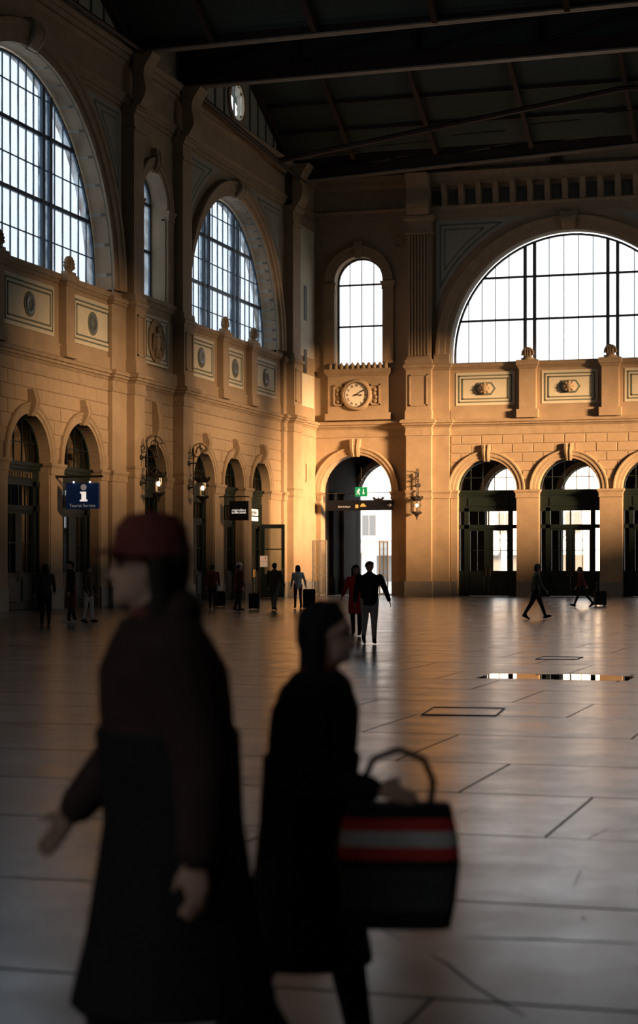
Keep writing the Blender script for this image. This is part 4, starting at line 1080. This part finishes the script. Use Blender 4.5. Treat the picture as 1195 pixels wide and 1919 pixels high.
gate(face_frame(a.x, 103.55, 0), 'open glass gate standing against the corner left of the passage', .86, 3.25)
gate(Matrix(((-.42, 0, -.9075, -26.85), (-.9075, 0, .42, 103.7), (0, 1, 0, 0), (0, 0, 0, 1))) @ T(0, 0, 0), 'glass gate folded back at the right side of the passage', .8, 3.2)
# open green shop door leaf with a notice
o = tag(empty('open_door_leaf', face_frame(LEFT_X - .2, 95.2, 0)), 'open dark green glazed door leaf beside the corner', 'door leaf')
for nm, (a, b, c, d) in (('stile', (0, .22, .02, 4.0)), ('stile', (1.2, 1.36, .02, 4.0)), ('rail', (.22, 1.2, 3.78, 4.0)), ('rail', (.22, 1.2, 2.62, 2.68)), ('kick_board', (.22, 1.2, .02, 1.3))): MB().box(a, b, c, d, -.04, .04).build(nm, 'green_paint', o)
MB().add([(.22, 1.3, 0), (1.2, 1.3, 0), (1.2, 3.8, 0), (.22, 3.8, 0)], [(0, 1, 2, 3)]).build('pane', 'shop_glass', o)
MB().tube([(1.28, 1.2, .05), (1.28, 1.2, .1), (1.28, 1.6, .1), (1.28, 1.6, .05)], .015, 6).build('handle', 'brass', o)
pp_ = on_y(493.5, 1052, 95.1)
nt_ = tag(empty('notice', face_frame(pp_.x, 95.14, pp_.z)), 'pale paper notice with a faint added glow, taped to the open door leaf', 'notice')
MB().box(-.21, .21, -.3, .3, 0, .012).build('sheet', 'paper', nt_); MB().prism([(.02, .2), (.18, .22), (.1, .12)], 2, .012, .015).build('red_print', 'paper_print', nt_); MB().box(-.2, .2, -.01, .01, .012, .014).build('fold_line', 'paper_print', nt_)
# lit things inside the shop behind the tourist sign
lp = tag(empty('lit_poster', ML @ T(69.55, 2.6, -1.6)), 'warm lit poster glowing inside the shop behind the tourist sign', 'poster')
MB().box(-.3, .35, .45, 1.2, 0, .05).build('panel', 'shop_glow', lp); MB().box(-.3, .35, -.5, .2, 0, .05).build('panel', 'shop_glow', lp)
lb = tag(empty('shop_screen', ML @ T(63.7, 4.25, -2.2)), 'small blue screen glowing inside the leftmost shop', 'screen')
MB().cbox(-.4, .4, -.35, .35, 0, .06, .01).build('screen_panel', 'sign_blue', lb)

# ------------------------------------------------------------------ people
def cloth(name, c, rough=.85): return mat(name, c, rough, tuple(min(1, x * 1.35 + .003) for x in c), 9, bump=.3, bscale=40)
for n_, c_ in dict(skin=(.55, .35, .25), dark_hair=(.02, .014, .010), brown_hair=(.06, .035, .02), red_coat=(.75, .04, .03), black_coat=(.016, .016, .018), grey_trousers=(.50, .48, .43), dark_trousers=(.018, .018, .022),
                   olive=(.15, .16, .12), light_grey=(.66, .72, .78), maroon=(.15, .035, .027), brown_coat=(.10, .07, .05), shoe=(.02, .018, .016), beige=(.60, .50, .40), white_cloth=(.78, .75, .70), dark_case=(.015, .015, .017), dark_plaid=(.045, .05, .045), bright_red=(.40, .02, .02), near_black=(.008, .008, .009)).items(): cloth(n_, c_)
mat('eye', (.02, .015, .012), .2)

class Body:
    def __init__(s): s.p = []
    def cap(s, a, b, r0, r1, tag_): s.p.append(('c', Vector(a), Vector(b), r0, r1, tag_))
    def ell(s, c, r, tag_): s.p.append(('e', Vector(c), r, tag_))
    def loft(s, rings, tag_): s.p.append(('l', rings, tag_))
    def mesh(s, name, mats, voxel, smooth_it=3):
        mb = MB()
        for p in s.p:
            if p[0] == 'c':
                _, a, b, r0, r1, _t = p; d = (b - a); L = d.length; d = d.normalized() if L > 1e-6 else Vector((0, 0, 1)); pts = []; rr = []
                for k in range(4): t = -1 + .25 * k + .02; pts.append(a + d * r0 * t); rr.append(r0 * math.sqrt(max(0.0004, 1 - t * t)))
                pts.append(a); rr.append(r0); pts.append(b); rr.append(r1)
                for k in range(1, 5): t = .245 * k; pts.append(b + d * r1 * t); rr.append(r1 * math.sqrt(max(0.0004, 1 - t * t)))
                mb.tube(pts, rr, 10)
            elif p[0] == 'e': mb.ellipsoid(p[1], p[2], 14, 10)
            else:
                n = 20; v = []; f = []
                for (z, cx, cy, rx, ry) in p[1]:
                    for k in range(n): a = 2 * PI * k / n; v.append((cx + rx * math.cos(a), cy + ry * math.sin(a), z))
                for i in range(len(p[1]) - 1):
                    for k in range(n): j = (k + 1) % n; f.append((i * n + k, i * n + j, (i + 1) * n + j, (i + 1) * n + k))
                f.append(tuple(range(n - 1, -1, -1))); f.append(tuple(range((len(p[1]) - 1) * n, len(p[1]) * n))); mb.add(v, f)
        me = mb.mesh(name, None); o = bpy.data.objects.new(name + '_raw', me); COL.objects.link(o)
        m = o.modifiers.new('r', 'REMESH'); m.mode = 'VOXEL'; m.voxel_size = voxel; m.use_smooth_shade = True
        m2 = o.modifiers.new('s', 'SMOOTH'); m2.factor = .5; m2.iterations = smooth_it
        dg = bpy.context.evaluated_depsgraph_get(); dg.update()
        out = bpy.data.meshes.new_from_object(o.evaluated_get(dg)); out.name = name
        bpy.data.objects.remove(o); bpy.data.meshes.remove(me)
        n = len(out.polygons); c = np.empty(n * 3); out.polygons.foreach_get('center', c); c = c.reshape(-1, 3)
        best = np.full(n, 1e9); idx = np.zeros(n, int); names = []
        for p in s.p:
            t = p[-1]
            if t not in names: names.append(t)
            if p[0] == 'c':
                a = np.array(p[1]); b = np.array(p[2]); d = b - a; L2 = max(1e-9, d @ d); h = np.clip(((c - a) @ d) / L2, 0, 1)
                dist = np.linalg.norm(c - a - h[:, None] * d, axis=1) - (p[3] + (p[4] - p[3]) * h)
            elif p[0] == 'e':
                r = np.array(p[2]); dist = (np.linalg.norm((c - np.array(p[1])) / r, axis=1) - 1) * r.min()
            else:
                R = np.array(p[1]); z = np.clip(c[:, 2], R[0, 0], R[-1, 0]); q = [np.interp(z, R[:, 0], R[:, k]) for k in range(1, 5)]
                e = np.sqrt(((c[:, 0] - q[0]) / q[2]) ** 2 + ((c[:, 1] - q[1]) / q[3]) ** 2)
                dist = (e - 1) * np.minimum(q[2], q[3]); dist = np.maximum(dist, np.abs(c[:, 2] - z))
            w = dist < best; best[w] = dist[w]; idx[w] = names.index(t)
        out.materials.clear()
        for t in names: out.materials.append(MATS[mats[t]])
        out.polygons.foreach_set('material_index', idx.tolist()); out.polygons.foreach_set('use_smooth', [True] * n); out.update()
        return out

def person(label, loc, rz, mats, H=1.74, stride=.35, knee=.25, arms=((-.3, .12, .25), (.3, .12, .3)), lean=.03, coat=None, hair='short', bulk=1.0, voxel=.013, hat=None, head_turn=0.0, hood=False, group='people crossing the hall', scarf=None):
    """figure facing local +Y; mats: jacket, trousers, shoe, skin, hair; arms: (swing, spread, elbow) for left and right"""
    b = Body(); k = H / 1.74; hip = .93
    up = lambda x, y, z: (x, y + (z - hip) * math.tan(lean), z)
    foot_z = []
    legs = []
    for s, a in ((-1, stride), (1, -stride)):
        h = Vector((s * .095, 0, hip - .02)); bend = knee if a < 0 else knee * .35
        kn = h + Vector((0, math.sin(a), -math.cos(a))) * .43; an = kn + Vector((0, math.sin(a - bend), -math.cos(a - bend))) * .42
        pitch = (a - bend) * .75; f = Vector((0, math.cos(pitch), math.sin(pitch))); toe = an + f * .17 + Vector((0, 0, -.06)); heel = an - f * .04 + Vector((0, 0, -.05))
        legs.append((h, kn, an, toe, heel)); foot_z += [toe.z - .035, heel.z - .04]
    dz = -min(foot_z)
    tz = .012
    for h, kn, an, toe, heel in legs:
        b.cap(h, kn, .098 * bulk, .066 * bulk, 'trousers'); b.cap(kn, an, .064 * bulk, .050, 'trousers'); b.cap(an + Vector((0, 0, .0)), an + Vector((0, 0, -.03)), .046, .046, 'shoe'); b.cap(heel, toe, .042, .036, 'shoe'); b.cap(heel + Vector((0, .08, .03)), toe + Vector((0, -.05, .015)), .042, .036, 'shoe')
    R = [(hip - .13, .15, .11), (hip - .03, .172, .122), (hip + .12, .158, .112), (hip + .30, .172, .122), (hip + .42, .190, .118), (hip + .50, .168, .092), (hip + .56, .085, .07)]
    b.loft([(z, 0, (z - hip) * math.tan(lean), rx * bulk, ry * bulk * 1.06) for z, rx, ry in R], 'jacket')
    if coat:      # long coat skirt down to this height
        b.loft([(coat, 0, 0, .20 * bulk, .15 * bulk + stride * .22), (coat + .2, 0, 0, .20 * bulk, .145 * bulk + stride * .10), (hip, 0, 0, .185 * bulk, .135 * bulk), (hip + .25, 0, .25 * math.tan(lean), .18 * bulk, .14 * bulk)], 'coat')
    sh_z = hip + .47
    for s, (sw_, sp, el) in zip((-1, 1), arms):
        S0 = Vector(up(s * .185 * bulk, 0, sh_z)); E_ = S0 + Vector((s * math.sin(sp), math.sin(sw_) * math.cos(sp), -math.cos(sw_) * math.cos(sp))) * .29
        fa = sw_ + el; d = Vector((s * math.sin(sp * .7), math.sin(fa) * math.cos(sp * .7), -math.cos(fa) * math.cos(sp * .7))).normalized(); W_ = E_ + d * .25
        b.cap(S0, E_, .068 * bulk, .052 * bulk, 'jacket'); b.cap(E_, W_ - d * .02, .052 * bulk, .040 * bulk, 'jacket')
        pm = W_ + d * .055; b.cap(W_ - d * .03, W_ + d * .01, .026, .026, 'skin')
        side = Vector((0, 1, 0)); side = (side - d * side.dot(d)).normalized(); nrm = d.cross(side) * s
        for q in (-1.4, -.5, .4, 1.3): b.cap(W_ + d * .02 + side * q * .008, W_ + d * .085 + side * q * .017, .017, .0125, 'skin')
        for q, ln in zip((-1.5, -.5, .5, 1.45), (.055, .07, .076, .068)):
            p0 = W_ + d * .088 + side * q * .0165; p1 = p0 + d * ln * .55 + nrm * (-.012); p2 = p1 + d * ln * .38 + nrm * (-.026); b.cap(p0, p1, .0098, .009, 'skin'); b.cap(p1, p2, .009, .0078, 'skin')
        t0 = W_ + d * .03 + side * .026; t1 = t0 + d * .03 + side * .026; b.cap(t0, t1, .012, .0105, 'skin'); b.cap(t1, t1 + d * .03 + side * .006 + nrm * -.01, .0105, .009, 'skin')
    nk = Vector(up(0, .0, hip + .53)); hd = Vector(up(0, .025, hip + .70)); ca, sa = math.cos(head_turn), math.sin(head_turn)
    hv = lambda x, y, z: hd + Vector((x * ca - y * sa, x * sa + y * ca, z))
    b.cap(nk, hv(0, -.01, -.06), .058, .052, 'skin'); b.ell(hv(0, -.012, .02), (.076, .092, .098), 'skin'); b.ell(hv(0, .022, -.045), (.058, .068, .072), 'skin')
    b.cap(hv(0, .082, .01), hv(0, .100, -.022), .009, .014, 'skin'); b.ell(hv(0, .072, -.085), (.026, .022, .02), 'skin'); b.cap(hv(-.022, .082, -.058), hv(.022, .082, -.058), .0085, .0085, 'lips' if 'lips' in mats else 'skin')
    b.cap(hv(-.03, .075, .03), hv(.03, .075, .03), .014, .014, 'skin')
    for s in (-1, 1): b.ell(hv(s * .078, -.005, -.005), (.012, .02, .032), 'skin')
    b.loft([(hip + .50, 0, .53 * math.tan(lean), .10, .092), (hip + .585, 0, .57 * math.tan(lean), .074, .074)], 'scarf' if scarf else 'jacket')
    if hood: b.ell(hv(0, -.07, -.12), (.12, .09, .07), 'jacket')
    mm = dict(mats); mm.setdefault('skin', 'skin'); mm.setdefault('coat', mm['jacket']); mm.setdefault('shoe', 'shoe')
    if scarf: mm['scarf'] = scarf
    me = b.mesh('person', mm, voxel)
    M = Matrix.Translation(loc) @ RZ(rz) @ Matrix.Diagonal((k, k, k, 1)) @ T(0, 0, dz)
    o = tag(link('person', me, None, M), label, 'person', group)
    hb = Body(); ht = 'h'
    hb.ell(hv(0, -.025, .05), (.088, .098, .085), ht); hb.ell(hv(0, -.05, -.01), (.082, .075, .09), ht)
    for q in range(-4, 5): hb.cap(hv(q * .017, .03 - abs(q) * .006, .112 - abs(q) * .006), hv(q * .021, -.11 + abs(q) * .007, .02), .022, .020, ht)
    if hair == 'long':
        for q in range(-3, 4): hb.cap(hv(q * .026, -.075 + abs(q) * .018, .02), hv(q * .03, -.095 + abs(q) * .02, -.2 - (3 - abs(q)) * .015), .036, .026, ht)
    hm = hb.mesh('hair', {'h': mats.get('hair', 'dark_hair')}, .012, 2); link('hair', hm, o)
    for s in (-1, 1): MB().ellipsoid(hv(s * .031, .078, .008), (.013, .009, .008), 8, 6).build('eye', 'eye', o, smooth=True)
    if hat:
        h_ = MB().lathe([(.105, .02), (.108, .05), (.10, .10), (.07, .135), (.01, .145)], 16, tuple(hv(0, -.012, .01)), 2); h_.lathe([(.112, .012), (.116, .045), (.106, .05)], 16, tuple(hv(0, -.012, .01)), 2); h_.build('hat', hat, o, smooth=True)
        if hat == 'white_cloth' or True: MB().lathe([(.01, 0), (.085, 0), (.085, .012), (.01, .016)], 14, tuple(hv(0, .07, .035)), 2).build('hat_brim', hat, o, smooth=True)
    return o
TO_CAM, AWAY, RIGHT, LEFT = YAW + PI, YAW, YAW - PI / 2, YAW + PI / 2
WALK = 'people crossing the hall'
person('man in black jacket and light trousers walking towards the camera, arm held out', floor_point(692, 1207), TO_CAM + .1, dict(jacket='black_coat', trousers='grey_trousers', hair='brown_hair'), 1.76, .14, .35, ((.1, .42, .2), (-.1, .2, .3)), .02, bulk=1.22, voxel=.012)
person('woman in red knee-length coat walking close beside the man in black', floor_point(667, 1192) , TO_CAM - .15, dict(jacket='red_coat', coat='red_coat', trousers='black_coat', hair='dark_hair', shoe='near_black'), 1.68, .12, .2, ((.1, .1, .4), (.0, .3, .9)), .02, coat=.52, hair='long', voxel=.012, head_turn=.5)
person('man in olive jacket and cap striding right in front of the doors', floor_point(1004, 1161), RIGHT, dict(jacket='olive', trousers='dark_trousers', hair='dark_hair'), 1.74, .40, .15, ((-.35, .1, .2), (.35, .1, .3)), .05, bulk=1.1, hat='olive', voxel=.013)
person('dark walker pulling a suitcase in front of the middle door', floor_point(1091, 1138), LEFT, dict(jacket='maroon', trousers='dark_trousers', hair='dark_hair'), 1.70, .48, .2, ((.3, .1, .2), (-.6, .1, .1)), .16, voxel=.013)
person('dark figure in a patterned jacket standing at the far left door', floor_point(85, 1172), AWAY + .3, dict(jacket='dark_plaid', trousers='near_black', hair='dark_hair'), 1.72, .05, .05, ((.1, .2, .6), (.1, .2, .6)), 0, bulk=1.1, hair='long')
person('person in a long dark red coat below the tourist sign', floor_point(133, 1170), LEFT + .5, dict(jacket='black_coat', coat='maroon', trousers='dark_trousers', shoe='white_cloth', hair='dark_hair'), 1.80, .14, .1, ((.1, .1, .3), (-.1, .2, .3)), 0, coat=.42)
person('person in a brown jacket and pale trousers right of the tourist sign', floor_point(166, 1168), RIGHT - .5, dict(jacket='brown_coat', trousers='white_cloth', hair='dark_hair'), 1.68, .12, .1, ((.1, .15, .3), (.1, .2, .4)), 0, hood=True)
person('walker in dark maroon coat and white cap by the shop arches', floor_point(447, 1146), RIGHT + .5, dict(jacket='maroon', coat='maroon', trousers='dark_trousers', hair='dark_hair'), 1.78, .15, .2, ((.1, .2, .2), (-.1, .25, .2)), .02, bulk=1.2, hat='white_cloth', coat=.7)
person('dim figure in dark maroon left of the white-capped walker', floor_point(398, 1142), AWAY, dict(jacket='maroon', trousers='dark_trousers', hair='dark_hair'), 1.72, .15, .2, bulk=1.1)
person('person in dark jacket and grey trousers facing the open green door', floor_point(514, 1144), AWAY - .3, dict(jacket='brown_coat', trousers='olive', hair='dark_hair'), 1.78, .16, .2, ((.1, .15, .2), (-.1, .35, .3)), .02, bulk=1.2)
person('woman in a pale blue-grey jacket walking away near the hall corner', floor_point(558, 1141), AWAY + .2, dict(jacket='light_grey', coat='beige', trousers='maroon', hair='brown_hair'), 1.70, .16, .2, ((.2, .15, .2), (-.2, .3, .2)), .02, hair='long')

def suitcase(M, label, w=.42, h=.62, d=.26, m='dark_case'):
    r = tag(empty('suitcase', M), label, 'suitcase', 'rolling suitcases')
    mb = MB(); n = 6
    mb.cbox(-w / 2, w / 2, -d / 2, d / 2, .06, .06 + h, .04); mb.build('shell', m, r)
    rb = MB()
    for k in range(5): x = -w / 2 + .06 + k * (w - .12) / 4; rb.box(x - .012, x + .012, -d / 2 - .008, d / 2 + .008, .1, h)
    rb.build('rib', m, r)
    MB().tube([(-.12, d / 2 - .02, h), (-.12, d / 2 - .02, h + .42), (.12, d / 2 - .02, h + .42), (.12, d / 2 - .02, h)], .012, 6).build('pull_handle', 'gate_metal', r)
    for sx in (-1, 1):
        for sy in (-1, 1): MB().lathe([(.035, -.015), (.035, .015)], 10, (sx * (w / 2 - .06), sy * (d / 2 - .05), .035), 0).build('wheel', 'near_black', r)
suitcase(Matrix.Translation(floor_point(1124, 1136)) @ RZ(YAW + .2), 'dark suitcase trailing behind the walker at the middle door', .5, .6)
suitcase(Matrix.Translation(floor_point(579, 1142)) @ RZ(YAW), 'large dark suitcase right of the woman in pale jacket', .5, .75)
suitcase(Matrix.Translation(floor_point(476, 1143)) @ RZ(YAW), 'dark suitcase right of the white-capped walker', .42, .6)
suitcase(Matrix.Translation(floor_point(413, 1138)) @ RZ(YAW), 'grey-handled suitcase left of the white-capped walker', .42, .62)

# foreground passers-by close to the camera
for n_, c_ in dict(stripe_white=(.55, .53, .50), stripe_red=(.55, .04, .03), dusk_brown=(.040, .022, .017)).items(): cloth(n_, c_)
pA = cam_point(325, 5.3, 0); pB = cam_point(575, 6.15, 0)
person('large dark passer-by in a maroon hat and long brown coat, nearest the left edge', pA, LEFT + .2, dict(jacket='dusk_brown', coat='near_black', trousers='near_black', hair='dark_hair'), 1.80, .34, .25, ((-.25, .10, .3), (.22, .10, .45)), .07, bulk=1.45, voxel=.011, coat=.42, scarf='maroon', hair='long', hood=True, hat='maroon')
person('short dark passer-by in black coat with a striped bag, centre foreground', pB, RIGHT - .25, dict(jacket='near_black', coat='near_black', trousers='near_black', hair='near_black'), 1.54, .26, .2, ((-.15, .1, .4), (.12, .10, 1.35)), .08, bulk=1.3, voxel=.010, coat=.40, hair='long', scarf='maroon')
fw = Vector((math.cos(YAW - .25), math.sin(YAW - .25), 0)); rt = Vector((math.sin(YAW - .25), -math.cos(YAW - .25), 0))
bag = tag(empty('striped_bag', Matrix.Translation(pB + fw * .36 + rt * .23 + Vector((0, 0, .56))) @ RZ(YAW - .05)), 'bag with red, white and black stripes hanging from the forearm of the short passer-by', 'bag')
zz = [0, .06, .19, .22, .26, .31, .35, .39]; mm_ = ['near_black', 'dark_plaid', 'near_black', 'stripe_red', 'stripe_white', 'stripe_red', 'near_black']
prof = lambda z: .165 + .03 * math.sin(z / .39 * PI)
for k in range(7):
    v = []; n = 24
    for z in (zz[k], zz[k + 1]):
        for q in range(n): a = 2 * PI * q / n; c_, s__ = math.cos(a), math.sin(a); e = .5; v.append((prof(z) * math.copysign(abs(c_) ** e, c_), .07 * math.copysign(abs(s__) ** e, s__), z))
    f = [(q, (q + 1) % n, n + (q + 1) % n, n + q) for q in range(n)] + [tuple(range(n - 1, -1, -1)), tuple(range(n, 2 * n))]
    MB().add(v, f).build('bag_stripe', mm_[k], bag)
MB().tube([(-.10, 0, .38), (-.11, 0, .46), (-.08, 0, .53), (.0, 0, .56), (.08, 0, .53), (.11, 0, .46), (.10, 0, .38)], .012, 8).build('strap', 'near_black', bag, smooth=True)
